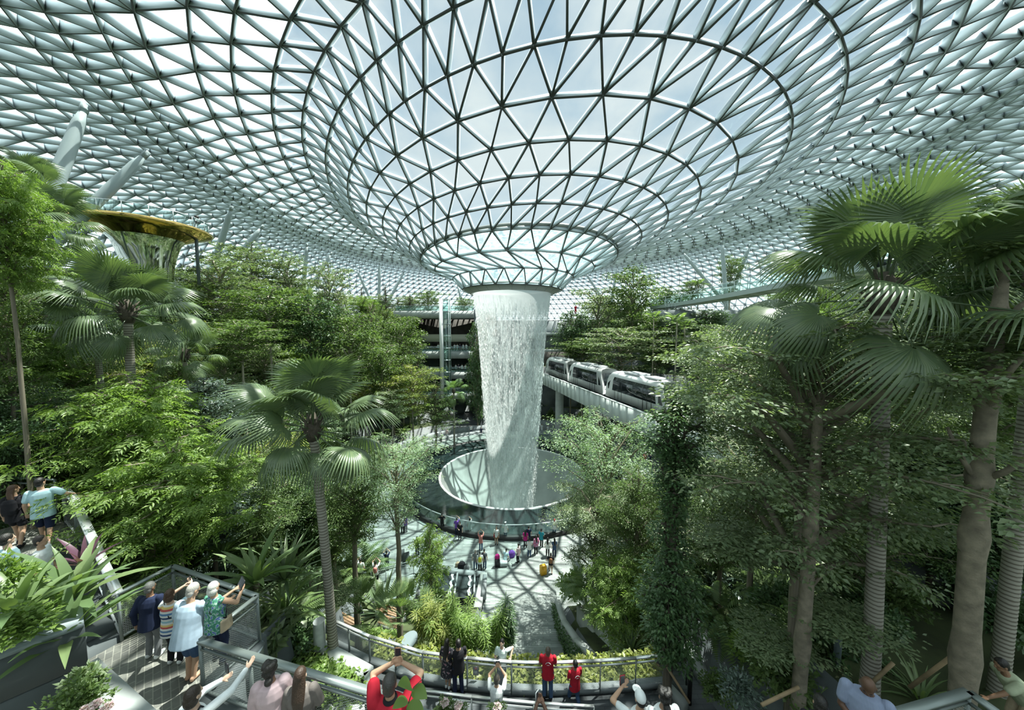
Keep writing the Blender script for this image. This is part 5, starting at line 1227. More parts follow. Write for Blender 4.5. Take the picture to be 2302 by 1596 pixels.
# bamboo clump and dark upright
def bamboo(u, v, Y, n, H, lb, mat, w_=.9):
    p = at(u, v, Y); r_ = np.random.default_rng(int(u)); t = empty('bamboo', tuple(p), 0, lb, 'bamboo'); b = MB(); C, D = [], []
    for k in range(n):
        x, y = r_.normal(0, w_ * .25), r_.normal(0, w_ * .2); a = r_.random() * 6.28; h = H * (.6 + .45 * r_.random()); dx, dy = cos(a) * .25 * w_, sin(a) * .25 * w_
        pts = [np.array((x + dx * f * f, y + dy * f * f, h * f)) for f in np.linspace(0, 1, 5)]; b.tube(pts, [.012, .011, .009, .006, .003], 5, False)
        for f in np.linspace(.3, 1, 12):
            q = np.array((x + dx * f * f, y + dy * f * f, h * f)); az0 = r_.random() * 6.28
            for m in range(9):
                az = az0 + m * .7; C.append(q + np.array((cos(az), sin(az), 0)) * .03); D.append((cos(az), sin(az), .25 - .5 * r_.random()))
    b.build('canes', LEAF['mid'], t); n2 = len(C); L_ = .30 * (.7 + .5 * r_.random(n2)); V, Fc = leaf_arrays(np.array(C), np.array(D), np.array((0, 0, 1.)) + r_.normal(0, .2, (n2, 3)), L_, L_ * .11); me = mesh_np('foliage', V, [Fc]); me.materials.append(LEAF[mat]); link(bpy.data.objects.new('foliage', me), t)
bamboo(985, 1462, 12.2, 16, 1.9, 'bright bamboo clump left of the dark one, behind the couple in black', 'yellow', 1.2); bamboo(1040, 1475, 12, 22, 2.2, 'largest bright bamboo clump behind the couple in black', 'lime', 1.5); bamboo(1095, 1478, 12.0, 14, 1.9, 'bamboo clump left of the woman in pale green', 'lime', 1.0); bamboo(1138, 1470, 12.3, 9, 2.3, 'dark slim bamboo right of the bright clumps', 'deep', .5); bamboo(945, 1430, 13, 12, 1.7, 'small bamboo clump beside the benches', 'mid', 1.0)
# leafy twig right in front
t = empty('leafy_twig', tuple(at(905, 1640, 2.4)), 0, 'thin twig with large leaves in front of the man in red taking a photo', 'plant'); o0 = np.array(t.location)
T_ = [np.array(at(u, v, 2.4)) - o0 for u, v in ((905, 1640), (915, 1590), (930, 1545), (950, 1526))]; b = MB(); b.tube(T_, [.006, .005, .004, .002], 6); b.build('stem', m_barkd, t)
for (u, v, du, dv) in ((925, 1545, -22, -14), (930, 1548, 26, 16), (918, 1580, 34, 30), (916, 1572, -30, 14)):
    a = np.array(at(u, v, 2.4)) - o0; c = np.array(at(u + du, v + dv, 2.3)) - o0; d = c - a; l = np.linalg.norm(d); d = d / l; sd_ = np.cross(d, (0, -.4, 1.)); sd_ /= np.linalg.norm(sd_); up2 = np.cross(sd_, d)
    b = MB(); Vv = []
    for k in range(11):
        f = k / 10; wd_ = .30 * l * sin(pi * f ** .8) ** .8 if 0 < f < 1 else 0; q = a + d * l * f - up2 * l * .18 * f * f; Vv += [q - sd_ * wd_ + up2 * wd_ * .3, q, q + sd_ * wd_ + up2 * wd_ * .3]
    b.add(Vv, [(3 * k + j, 3 * k + j + 1, 3 * k + j + 4, 3 * k + j + 3) for k in range(10) for j in range(2)]); b.build('leaf', LEAF['lime'], t, True)
for i, (u, v) in enumerate([(1000, 1580), (1030, 1588), (1118, 1590)]):
    pl('blossom', u, v, 4.6, .095, 'small white flower head in front of the near white railing, %s from the left' % ordinal(i), .07)['category'] = 'flower'
    pl('bush', u, v + 14, 4.6, .32, 'small leafy plant below the flower head by the near white railing, %s from the left' % ordinal(i), .2)
# ------------------------------------------------------------------ people
TMPS = bpy.data.scenes.new('workbench')
def remesh(mb, voxel, smooth=2):
    me = mb.mesh('tmp'); o = bpy.data.objects.new('tmp', me); TMPS.collection.objects.link(o)
    r = o.modifiers.new('r', 'REMESH'); r.mode = 'VOXEL'; r.voxel_size = voxel; r.use_smooth_shade = True
    if smooth: q = o.modifiers.new('s', 'SMOOTH'); q.factor = .5; q.iterations = smooth
    TMPS.view_layers[0].update(); dg = TMPS.view_layers[0].depsgraph; m2 = bpy.data.meshes.new_from_object(o.evaluated_get(dg)); bpy.data.objects.remove(o); bpy.data.meshes.remove(me)
    m2.materials.clear(); return m2
def limb(mb, a, b, ra, rb, n=10):
    a, b = np.array(a, float), np.array(b, float); mb.tube([a, a + (b - a) * .35, b], [ra, ra * .62 + rb * .42, rb], n); mb.ball(a, ra, n, 7); mb.ball(b, rb, n, 7)
def loft(mb, rings, n=16):
    """rings: (centre, axis_x, axis_y) ellipses"""
    V = [c + ax * cos(2 * pi * k / n) + ay * sin(2 * pi * k / n) for c, ax, ay in rings for k in range(n)]; m = len(rings)
    mb.add(V, [(i * n + k, i * n + (k + 1) % n, (i + 1) * n + (k + 1) % n, (i + 1) * n + k) for i in range(m - 1) for k in range(n)] + [tuple(range(n - 1, -1, -1)), tuple((m - 1) * n + k for k in range(n))])
def ik(a, t, l1, l2, pole):
    a, t = np.array(a, float), np.array(t, float); d = t - a; L_ = np.linalg.norm(d); M = (l1 + l2) * .998
    if L_ > M: t = a + d / L_ * M; d = t - a; L_ = M
    x = (l1 * l1 - l2 * l2 + L_ * L_) / (2 * L_); hgt = sqrt(max(0, l1 * l1 - x * x)); u = d / L_; p = np.array(pole, float); p = p - u * (p @ u); p /= np.linalg.norm(p) + 1e-9
    return a + u * x + p * hgt, t
SKIN = dict(fair=(.62, .42, .31), tan=(.48, .30, .20), brown=(.27, .155, .095), dark=(.11, .06, .04))
def cloth(name, c, **k): return nmat('cloth_' + name, c, rough=.85, spec=.2, var=.1, vscale=9, **k)
CL = dict(white=(.72, .76, .77), black=(.018, .018, .022), navy=(.018, .026, .06), red=(.42, .018, .035), denim=(.055, .10, .19), lblue=(.42, .54, .66), grey=(.20, .21, .22), pink=(.62, .47, .50), pgreen=(.62, .74, .70), olive=(.42, .47, .33), teal=(.03, .32, .40), magenta=(.50, .03, .22), purple=(.16, .07, .38), brown=(.25, .13, .07), khaki=(.42, .34, .24), taupe=(.17, .15, .14), yellow=(.62, .60, .08), aqua=(.45, .66, .72), floral=(.10, .26, .18), coral=(.55, .22, .2))
def cmat(n):
    if n in MATS: return MATS[n]
    return cloth(n, CL[n])
def stripe_mat(name, cols, scale, axis=2):
    m = bpy.data.materials.new(name); m.use_nodes = True; nt = m.node_tree; N = nt.nodes.new; L = nt.links.new
    t = N('ShaderNodeTexCoord'); s = N('ShaderNodeSeparateXYZ'); L(t.outputs['Object'], s.inputs[0]); a = N('ShaderNodeMath'); a.operation = 'MULTIPLY'; L(s.outputs[axis], a.inputs[0]); a.inputs[1].default_value = scale
    f = N('ShaderNodeMath'); f.operation = 'FRACT'; L(a.outputs[0], f.inputs[0]); r = N('ShaderNodeValToRGB'); r.color_ramp.interpolation = 'CONSTANT'; L(f.outputs[0], r.inputs[0])
    el = r.color_ramp.elements; n = len(cols)
    while len(el) < n: el.new(.5)
    for i, c in enumerate(cols): el[i].position = i / n; el[i].color = (*c, 1)
    p = nt.nodes['Principled BSDF']; L(r.outputs[0], p.inputs['Base Color']); p.inputs['Roughness'].default_value = .85; MATS[name] = m
def spot_mat(name, base, cols, scale, thr=.55):
    m = bpy.data.materials.new(name); m.use_nodes = True; nt = m.node_tree; N = nt.nodes.new; L = nt.links.new
    t = N('ShaderNodeTexCoord'); v = N('ShaderNodeTexNoise'); v.inputs['Scale'].default_value = scale; v.inputs['Detail'].default_value = 3; L(t.outputs['Object'], v.inputs['Vector']); r = N('ShaderNodeValToRGB'); r.color_ramp.interpolation = 'CONSTANT'; L(v.outputs['Fac'], r.inputs[0])
    r.color_ramp.elements[0].color = (*base, 1); r.color_ramp.elements[1].position = thr; r.color_ramp.elements[1].color = (*cols[0], 1)
    for i, c in enumerate(cols[1:]): e = r.color_ramp.elements.new(thr + .05 * (i + 1)); e.color = (*c, 1)
    p = nt.nodes['Principled BSDF']; L(r.outputs[0], p.inputs['Base Color']); p.inputs['Roughness'].default_value = .85; MATS[name] = m
stripe_mat('striped', [(.72, .74, .74), (.03, .06, .16), (.72, .74, .74), (.10, .22, .42), (.72, .74, .74), (.55, .10, .10), (.75, .55, .20), (.72, .74, .74), (.30, .5, .6)], 2.7)
spot_mat('floral_black', (.02, .02, .03), [(.45, .4, .42), (.3, .1, .15)], 16, .60); spot_mat('floral_green', (.05, .20, .14), [(.10, .35, .22), (.45, .55, .5), (.08, .14, .4)], 18, .48); spot_mat('pink_pattern', (.50, .09, .2), [(.65, .55, .6), (.2, .2, .5)], 14, .52)
stripe_mat('plaid_blue', [(.24, .29, .42), (.10, .13, .24), (.24, .29, .42), (.34, .38, .5)], 75, 0)
def person(label, x, y, z, yaw, H=1.7, near=True, skin='fair', top='white', sleeve='short', bottom='long', bcol='black', shoe='black', hair='short', hcol=(.012, .011, .010), lean=0, turn=0, nod=0, armL='down', armR='down', legs='stand', female=False, bag=None, eyes=False, loose=0., group=None, fat=1., shoes=True, pelvis=None):
    k = H / 1.72; vox = .0075 if near else .017
    if near == 2: vox = .03
    t = empty('person', (x, y, z), yaw, label, 'person', group); t.scale = (k, k, k)
    ln = radians(lean); sp = np.array((0, sin(ln), cos(ln))); fw = np.array((0, cos(ln), -sin(ln))); X = np.array((1., 0, 0)); Z = np.array((0, 0, 1.))
    sit = legs == 'sit'; hz = .47 if sit else .90
    hip = np.array((0, -.02 if lean < 15 else -.10, hz)); sw = (.165 if female else .19) * (.9 + .1 * fat)
    nb = hip + sp * .53; shs = [nb - sp * .055 + X * s * sw for s in (-1, 1)]
    hp = ln * .5 + radians(nod); hd = np.array((0, sin(hp), cos(hp))); hc = nb + sp * .03 + hd * .155
    cy, sy = cos(radians(turn)), sin(radians(turn)); hx = np.array((cy, sy, 0)); hf = np.cross(hd, hx); hf /= np.linalg.norm(hf)
    if hf[1] < 0: hf = -hf
    Rm = np.stack([hx, hf, np.cross(hx, hf)], 1)
    # legs
    hips = [hip + X * s * .088 for s in (-1, 1)]; ank = {'stand': [(-.10, .02, .075), (.10, -.02, .075)], 'wide': [(-.16, .0, .075), (.16, .02, .075)], 'close': [(-.055, .01, .075), (.055, -.01, .075)], 'step': [(-.11, .22, .075), (.10, -.20, .10)], 'sit': [(-.1, .42, .075), (.1, .42, .075)]}[legs]
    kn = []
    for h_, a in zip(hips, ank): q, _ = ik(h_, a, .425, .415, (0, 1, .0)); kn.append(q)
    # arms
    el, wr_, hdn = [], [], []
    for s, sh, tg in ((-1, shs[0], armL), (1, shs[1], armR)):
        pole = (s * .55, -.8, -.3) if isinstance(tg, str) or tg[2] < 1.3 else (s, -.1, -.45)
        if isinstance(tg, str):
            if tg == 'down': tg = sh + np.array((s * .07, .05, -.52)) + sp * 0
            elif tg == 'hip': tg = hip + np.array((s * .16, .10, .12)); pole = (s, -.4, 0)
            elif tg == 'front': tg = hip + np.array((s * .05, .22, .16)); pole = (s * .7, -.5, -.4)
            elif tg == 'phone': tg = hc + np.array((s * .06, .30, .03)); pole = (s * .8, .1, -.7)
            elif tg == 'phoneup': tg = hc + np.array((s * .07, .22, .14)); pole = (s, .05, -.5)
            elif tg == 'back': tg = hip + np.array((s * .04, -.17, .12)); pole = (s, -.6, 0)
        e, w_ = ik(sh, tg, .285, .255, pole); el.append(e); wr_.append(w_)
    body = MB(); r_ = 1.0 if near else 1.1
    # head
    body.ball(hc + hd * .015, (.074, .092, .108), 16, 11, Rm); body.ball(hc - hd * .055 + hf * .028, (.055, .062, .060), 12, 8, Rm); body.ball(hc - hd * .10 + hf * .065, (.026, .024, .02), 8, 6, Rm)
    limb(body, nb - sp * .03, hc - hd * .05 - hf * .012, .058, .052)
    if near is True:
        body.ball(hc - hd * .012 + hf * .098, (.014, .020, .026), 8, 6, Rm); body.ball(hc - hd * .027 + hf * .104, (.019, .014, .012), 8, 6, Rm); body.ball(hc + hd * .022 + hf * .078, (.055, .018, .014), 8, 6, Rm); body.ball(hc - hd * .062 + hf * .083, (.027, .012, .010), 8, 6, Rm)
        for s in (-1, 1): body.ball(hc + hx * s * .076 - hd * .01 - hf * .005, (.012, .022, .034), 8, 6, Rm)
    # torso
    q = fat; prof = [(-.10, .13, .09), (-.02, .165 * q, .118 * q), (.10, .150 * q, .112 * q), (.20, (.135 if female else .15) * q, .105 * q), (.33, .160 * q, .118), (.43, sw * .93, .100), (.50, sw * .62, .075), (.53, .06, .055)]
    loft(body, [(hip + sp * a, X * b, fw * c) for a, b, c in prof])
    for i, s in enumerate((-1, 1)):
        limb(body, shs[i], el[i], .054 * r_, .041); limb(body, el[i], wr_[i], .042, .027)
        d = wr_[i] - el[i]; d /= np.linalg.norm(d); u = np.cross(d, X * 1.0); u = u / (np.linalg.norm(u) + 1e-9); v = np.cross(u, d); Rh = np.stack([v, d, u], 1)
        pc = wr_[i] + d * .045; body.ball(pc, (.040, .052, .017), 10, 7, Rh)
        curl = .5
        for f, (off, l) in enumerate(((-.028, .060), (-.010, .070), (.009, .066), (.027, .052))):
            a = pc + v * off + d * .040; b = a + d * l * .52 - u * l * .14; c = b + d * l * .42 - u * l * curl * .6
            if near is True: limb(body, a, b, .0095, .0088, 7); limb(body, b, c, .0088, .0075, 7)
            elif f in (0, 2): limb(body, a, c, .02, .015, 6)
        a = pc - v * .030 * (1 if s > 0 else -1) - d * .015; limb(body, a, a - v * (.030 if s > 0 else -.030) + d * .045 - u * .012, .0125, .010, 7)
        limb(body, hips[i], kn[i], .083 * (.85 + .15 * fat), .056); limb(body, kn[i], ank[i], .055, .036)
        A = np.array(ank[i]); body.ball(A + (0, .07, -.035), (.042, .115, .032), 10, 7); body.ball(A + (0, -.02, -.02), (.036, .045, .05), 8, 6)
    me = remesh(body, vox); me.materials.append(nmat('skin_' + skin, SKIN[skin], rough=.5, spec=.4, var=.06, vscale=12)); link(bpy.data.objects.new('body', me), t)
    def part(nm, mb, mat, vx=None, sm=3):
        m = remesh(mb, vx or max(vox, .011), sm); m.materials.append(mat); return link(bpy.data.objects.new(nm, m), t)
    # top
    if top:
        b = MB(); o_ = .02 + loose; hem = -.17 if bottom != 'dress' else -.12
        loft(b, [(hip + sp * hem, X * (.172 * q + o_), fw * (.124 * q + o_))] + [(hip + sp * a, X * (bb + o_), fw * (c + o_)) for a, bb, c in prof[1:7]] + [(hip + sp * .525, X * .075, fw * .07)])
        for i in range(2):
            if sleeve == 'none': b.ball(shs[i], .058, 10, 7); continue
            end = .62 if sleeve == 'short' else 1.0; limb(b, shs[i], shs[i] + (el[i] - shs[i]) * end, .062 + loose, .058 + loose)
            if sleeve == 'long': limb(b, el[i], el[i] + (wr_[i] - el[i]) * .92, .052 + loose * .6, .040 + loose * .4)
        part('shirt' if bottom != 'dress' else 'dress', b, cmat(top))
    # lower clothes
    b = MB(); loft(b, [(hip + sp * a, X * (bb + .014), fw * (c + .014)) for a, bb, c in prof[:3]])
    if bottom in ('skirt', 'dress'):
        zt = hip[2] - .05; zl = .50; loft(b, [(np.array((hip[0], hip[1], zt)), X * .185, np.array((0, .14, 0))), (np.array((0, 0, zl)), X * .25, np.array((0, .20, 0)))])
    else:
        for i in range(2):
            e = {'long': 1., 'shorts': .0, 'cut': .0}[bottom]; limb(b, hips[i], kn[i] if bottom != 'cut' else hips[i] + (np.array(kn[i]) - hips[i]) * .6, .100 * (.85 + .15 * fat), .073 if bottom == 'long' else .088)
            if e: limb(b, kn[i], np.array(ank[i]) + (0, 0, .0), .071, .058)
    part('trousers' if bottom == 'long' else 'shorts' if bottom in ('shorts', 'cut') else 'skirt', b, cmat(bcol if bottom != 'dress' else top))
    if shoes:
        for i in range(2):
            b = MB(); A = np.array(ank[i]); b.ball(A + (0, .065, -.030), (.052, .135, .042), 12, 8); b.ball(A + (0, -.02, -.015), (.046, .058, .058), 10, 7); part('shoe', b, cmat(shoe))
    # hair
    if hair != 'bald':
        hm = nmat('hair_%02d%02d' % (hcol[0] * 99, hcol[2] * 99), hcol, rough=.42, spec=.5, bump=.5, bscale=60); b = MB()
        if hair == 'cap':
            b.ball(hc + hd * .035 - hf * .006, (.086, .104, .098), 16, 10, Rm); o = part('cap', b, cmat('white')); b = MB(); b.ball(hc + hd * .045 + hf * .11, (.072, .075, .010), 12, 6, Rm); q2 = b.build('brim', cmat('white'), o, True); hair = 'under'
            b = MB(); b.ball(hc - hd * .02 - hf * .03, (.079, .080, .085), 12, 8, Rm)
        else: b.ball(hc + hd * .032 - hf * .014, (.083, .098, .104), 16, 10, Rm); b.ball(hc - hd * .03 - hf * .048, (.074, .055, .075), 12, 8, Rm)
        if hair == 'bob': b.ball(hc - hd * .045 - hf * .035, (.094, .085, .10), 14, 9, Rm)
        if hair == 'curly':
            for j in range(16): a = j * 2.4; b.ball(hc + hd * (.05 + .055 * cos(j * 1.3)) + (hx * cos(a) + hf * sin(a)) * .062 - hf * .02, .045, 8, 6)
            b.ball(hc - hd * .11 - hf * .09, .058, 10, 7)
        if hair == 'long':
            loft(b, [(hc + hd * .02 - hf * .04, hx * .085, hf * .06), (hc - hd * .10 - hf * .07, hx * .095, hf * .05), (nb - sp * .10 - fw * .125, hx * .09, hf * .04), (nb - sp * .28 - fw * .145, hx * .06, hf * .03)], 12)
        part('hair', b, hm, .009 if near is True else vox, 2)
    if eyes:
        b = MB()
        for s in (-1, 1): b.ball(hc + hx * s * .032 + hd * .004 + hf * .088, (.011, .006, .006), 8, 6, Rm)
        b.build('eyes', nmat('eye', (.02, .015, .012), rough=.2), t, True)
        b = MB(); b.ball(hc - hd * .062 + hf * .094, (.022, .006, .005), 8, 6, Rm); b.build('mouth', nmat('lip', (.40, .14, .12), rough=.4), t, True)
    if bag:
        bn, bc = bag; b = MB()
        if bn == 'backpack':
            bc_ = nb - sp * .24 - fw * .20; loft(b, [(bc_ - sp * .20, X * .13, fw * .075), (bc_ - sp * .08, X * .145, fw * .095), (bc_ + sp * .12, X * .135, fw * .085), (bc_ + sp * .2, X * .09, fw * .05)]); o = part('backpack', b, cmat(bc))
            b = MB()
            for s in (-1, 1): b.tube([bc_ + sp * .15 + X * s * .07, shs[0 if s < 0 else 1] * .55 + nb * .45 + sp * .055, hip + sp * .32 + X * s * .12 + fw * .15, bc_ - sp * .12 + X * s * .13 + fw * .06], .014, 6)
            b.build('strap', cmat('black'), o, True)
        else:
            bc_ = hip + X * .22 + np.array((0, .02, -.02)); loft(b, [(bc_ - Z * .13, X * .05, np.array((0, .13, 0))), (bc_ + Z * .1, X * .045, np.array((0, .12, 0)))]); o = part('shoulder_bag', b, cmat(bc))
            b = MB(); b.tube([bc_ + Z * .1, hip + sp * .3 + X * .10 + fw * .145, nb + X * -.12 + sp * .03, hip + sp * .3 - fw * .145 + X * .05, bc_ + Z * .1], .010, 6); b.build('strap', cmat('black'), o, True)
    return t, dict(hc=hc, hands=wr_, nb=nb, sp=sp, fw=fw, hip=hip, hf=hf, hd=hd)
def world(t, p): 
    k = t.scale[0]; c, s = cos(t.rotation_euler[2]), sin(t.rotation_euler[2]); return Vector((t.location.x + k * (c * p[0] - s * p[1]), t.location.y + k * (s * p[0] + c * p[1]), t.location.z + k * p[2]))
def pp(label, u, vh, vf, z, yaw, H=None, **k):
    """someone whose head top and feet the photo shows, standing on level z"""
    f = on(u, vf, z)
    if H is None: H = min(1.86, max(1.45, at(u, vh, f.y).z - z))
    return person(label, f.x, f.y, z, radians(yaw), H, **k)
def ph(label, u, vh, Y, yaw, H=1.7, **k):
    """someone whose feet are below the picture: head top at (u, vh), Y ahead"""
    a = at(u, vh, Y); return person(label, a.x, Y, a.z - H, radians(yaw), H, **k)
def phone(p, lb, c='black', yaw=0, tilt=0, s=(.075, .012, .15)):
    b = MB(); b.box((0, 0, 0), s); o = b.build('phone' if s[0] < .12 else 'tablet', nmat('phone_' + c, CL.get(c, (.02, .02, .02)), rough=.2)); o.location = p; o.rotation_euler = (tilt, 0, yaw); tag(o, lb, 'phone' if s[0] < .12 else 'tablet')
    q = MB(); q.add([(-s[0] * .45, -s[1] * .52, -s[2] * .45), (s[0] * .45, -s[1] * .52, -s[2] * .45), (s[0] * .45, -s[1] * .52, s[2] * .45), (-s[0] * .45, -s[1] * .52, s[2] * .45)], [(0, 1, 2, 3)]); q.build('screen', nmat('screen', (.03, .04, .05), rough=.1), o)
def mid(t, d): return (world(t, d['hands'][0]) + world(t, d['hands'][1])) / 2
# viewing platform
pp('elderly grey-haired man in a navy jacket, leftmost of the four on the platform', 345, 1313, 1478, ZA, 8, top='navy', sleeve='long', bcol='grey', shoe='white', hcol=(.20, .20, .19), skin='brown', armL=(-.24, -.06, .86), lean=6, turn=-12, loose=.012)
t, d = pp('woman in a striped top holding up a phone on the platform', 395, 1325, 1490, ZA, 12, top='striped', bcol='black', shoe='white', hair='bob', hcol=(.07, .035, .02), female=True, armL=(.02, .36, 1.52), armR=(.16, .36, 1.56), bag=('shoulder', 'black'), fat=1.12)
phone(world(t, (.10, .42, 1.62)), 'black phone held up by the woman in the striped top', yaw=-.5)
t, d = pp('grey man in a pale blue shirt and denim shorts leaning on the platform railing', 430, 1325, 1528, ZA, 0, top='lblue', bottom='shorts', bcol='denim', hcol=(.45, .43, .40), skin='tan', armR=(.30, .52, 1.10), armL='front', lean=12, turn=-15, nod=12, fat=1.22, loose=.02, shoes=False, legs='close')
t, d = ph('white-haired woman in a green floral top raising a tablet on the platform', 482, 1308, 6.0, -8, 1.62, top='floral_green', sleeve='none', bcol='navy', hcol=(.62, .62, .58), hair='bob', female=True, armL=(.02, .36, 1.26), armR=(.20, .36, 1.26), fat=1.2, skin='tan', bag=('shoulder', 'khaki'))
phone(world(t, (.12, .44, 1.36)), 'dark tablet held up by the white-haired woman', yaw=-.7, tilt=-.5, s=(.25, .012, .18))
# couple and heads at the left
t, d = pp('man in a white t-shirt and dark shorts, hand on the stair rail at the left', 105, 1078, 1222, 13.5, 38, H=1.76, top='aqua', bottom='shorts', bcol='navy', skin='tan', armR=(.46, .22, 1.08), armL='down', legs='step', turn=-25, loose=.012, shoe='taupe')
t, d = pp('woman in black with long brown hair and backpack at the left stairs', 45, 1090, 1228, 13.5, 30, H=1.62, top='black', bottom='cut', bcol='black', hair='long', hcol=(.07, .035, .02), female=True, skin='tan', bag=('backpack', 'black'), turn=-35, legs='step')
ph('dark-haired person in a pale blue shirt at the left edge below the couple', 18, 1200, 6.3, -10, 1.66, top='aqua', bcol='grey', hcol=(.02, .018, .016))
ph('dark-haired person in white half hidden behind the broad leaves at the left', 93, 1205, 6.7, -60, 1.6, top='white', bcol='navy', skin='tan', hcol=(.03, .022, .018))
# nearest people along the bottom
t, d = ph('woman with a dark bob pointing with her right arm at the bottom left', 437, 1543, 4.0, -2, 1.6, top='white', sleeve='long', bcol='navy', hair='bob', hcol=(.035, .024, .018), female=True, armR=(.34, .46, 1.50), armL=(.05, .36, 1.42), turn=-10, bag=('backpack', 'navy'))
phone(world(t, (.05, .44, 1.52)), 'black phone in the left hand of the pointing woman', yaw=-.4)
ph('woman with curly dark hair in a pale pink hooded jacket at the bottom', 607, 1487, 4.5, 22, 1.66, top='pink', sleeve='long', bcol='grey', hair='curly', hcol=(.014, .011, .011), female=True, skin='brown', loose=.03, armL='front', armR='front')
ph('woman with long dark hair in a taupe jacket beside the pink hooded jacket', 676, 1500, 4.5, 12, 1.64, top='taupe', sleeve='long', bcol='black', hair='long', hcol=(.05, .03, .02), female=True, loose=.015, armR='front', armL='front')
t, d = ph('man in a red shirt with black collar raising a phone at the bottom', 877, 1515, 3.7, 4, 1.7, top='red', bcol='black', skin='tan', hcol=(.05, .048, .045), armL=(-.05, .25, 1.60), armR=(.09, .25, 1.59), loose=.02, fat=1.1)
phone(world(t, (.02, .28, 1.70)), 'brown phone raised by the man in red at the bottom', 'brown')
b = MB(); n_ = d['nb']; b.lathe([(.085, -.01), (.072, .035), (.06, .03)], 20, tuple(n_ + d['sp'] * .0)); b.build('collar', cmat('black'), t, True)
t, d = ph('person with raised dark hands below the picture edge, right of the near railing end', 1222, 1640, 4.6, 5, 1.68, skin='dark', top='grey', armL=(-.06, .30, 1.78), armR=(.05, .30, 1.78))
phone(world(t, (-.05, .33, 1.90)), 'white phone in a pair of raised dark hands at the bottom edge', 'white', .9)
t, d = ph('person in a white cap with a red phone at the bottom right of centre', 1438, 1553, 5.0, 8, 1.7, top='white', hair='cap', skin='tan', armL=(-.16, .28, 1.50), armR='front', bcol='grey')
phone(world(t, (-.15, .30, 1.60)), 'red phone held up beside the white cap', 'red', .2, s=(.09, .012, .18))
ph('person with thick dark hair next to the white cap', 1492, 1546, 4.8, 5, 1.72, top='white', hair='curly', skin='brown', bcol='navy')
ph('dark-haired person at the bottom edge left of the bald man', 1843, 1562, 4.4, -20, 1.66, top='black', hair='bob', female=True, skin='tan')
ph('bald man in a blue checked shirt at the bottom right', 1953, 1512, 4.2, 133, 1.74, top='plaid_blue', hair='bald', skin='dark', nod=34, fat=1.15, loose=.015, armL='front', armR='front', eyes=True)
ph('man in a pale green shirt bending at the right edge', 2300, 1478, 5.6, 75, 1.6, top='olive', bcol='khaki', skin='brown', lean=38, armL=(-.2, .62, .92), armR='front', fat=1.15, loose=.02)
# lower walkway
t, d = pp('woman in a dark floral dress with long black hair on the walkway', 1007, 1436, 1546, ZW, -10, top='floral_black', bottom='dress', sleeve='short', hair='long', female=True, skin='tan', shoe='white', legs='close', armR='front')
pp('man all in black hugging the woman in the floral dress', 1031, 1437, 1558, ZW, 25, top='black', bcol='navy', shoe='navy', armL=(-.22, .30, 1.10), armR='front', skin='tan', legs='stand')
t, d = pp('smiling woman in a pale green t-shirt leaning back on the curved railing', 1128, 1449, 1546, ZW, 165, H=1.62, top='pgreen', bcol='navy', hair='bob', female=True, eyes=True, armL=(-.30, -.06, 1.14), armR='front', bag=('shoulder', 'grey'), legs='close')
t, d = ph('man in white photographing the woman in pale green', 1116, 1524, 8.2, -3, 1.68, top='white', bcol='navy', skin='tan', hcol=(.10, .085, .07), armL='phone', armR='phone', lean=8)
phone(mid(t, d) + Vector((0, .05, .07)), 'black camera phone of the man in white', s=(.11, .03, .08))
def back_print(t, d):
    b = MB(); o = d['hip'] + d['sp'] * .36 - d['fw'] * .152
    for k in range(17):
        a = radians(205 - 230 * k / 16 * .5 - 90 + 47); a = radians(150 - 120 * k / 16); b.box(o + np.array((.085 * cos(a), -.004 + .012 * sin(a) , .085 * sin(a) - .02)), (.008, .012, .016))
    for k in range(5): b.box(o + np.array((-.03 + .015 * k, -.008, -.0)), (.009, .012, .006))
    b.build('back_print', cmat('white'), t, label='small white arched lettering on the back')
t, d = pp('tall man in a dark red polo shirt, left of the two on the walkway', 1231, 1450, 1570, ZW, -4, top='red', bcol='denim', skin='brown', hcol=(.09, .07, .055), hair='short', nod=-18, armR='front', armL='front', legs='stand'); back_print(t, d)
t, d = pp('man in a red t-shirt and jeans stepping, right of the two on the walkway', 1291, 1484, 1592, ZW - .3, 18, top='red', bcol='denim', skin='brown', legs='step', armR='front', armL='front'); back_print(t, d)
t, d = pp('girl in a white jacket looking down, at the walkway right end', 1478, 1490, 1574, 6.3, 150, H=1.55, top='white', sleeve='long', bcol='aqua', hair='long', female=True, eyes=True, nod=30, armL='front', armR='front')
phone(mid(t, d) + Vector((0, -.02, .06)), 'pale phone in the hands of the girl in the white jacket', 'white', 0, .8)
b = MB(); p = on(1070, 1497, 8.2); b.box((0, 0, 0), (.18, .02, .30)); o = b.build('notice', nmat('notice_dark', (.03, .025, .028), rough=.4)); o.location = (p.x, p.y - .06, p.z - .1); tag(o, 'small dark notice with a red mark on the curved railing', 'sign')
q = MB(); q.box((0, -.012, .08), (.06, .006, .05)); q.build('red_mark', cmat('red'), o); q = MB(); q.box((0, -.012, -.01), (.12, .006, .014)); q.box((0, -.012, -.04), (.12, .006, .014)); q.box((0, -.012, -.07), (.07, .006, .014)); q.build('white_text', cmat('white'), o)
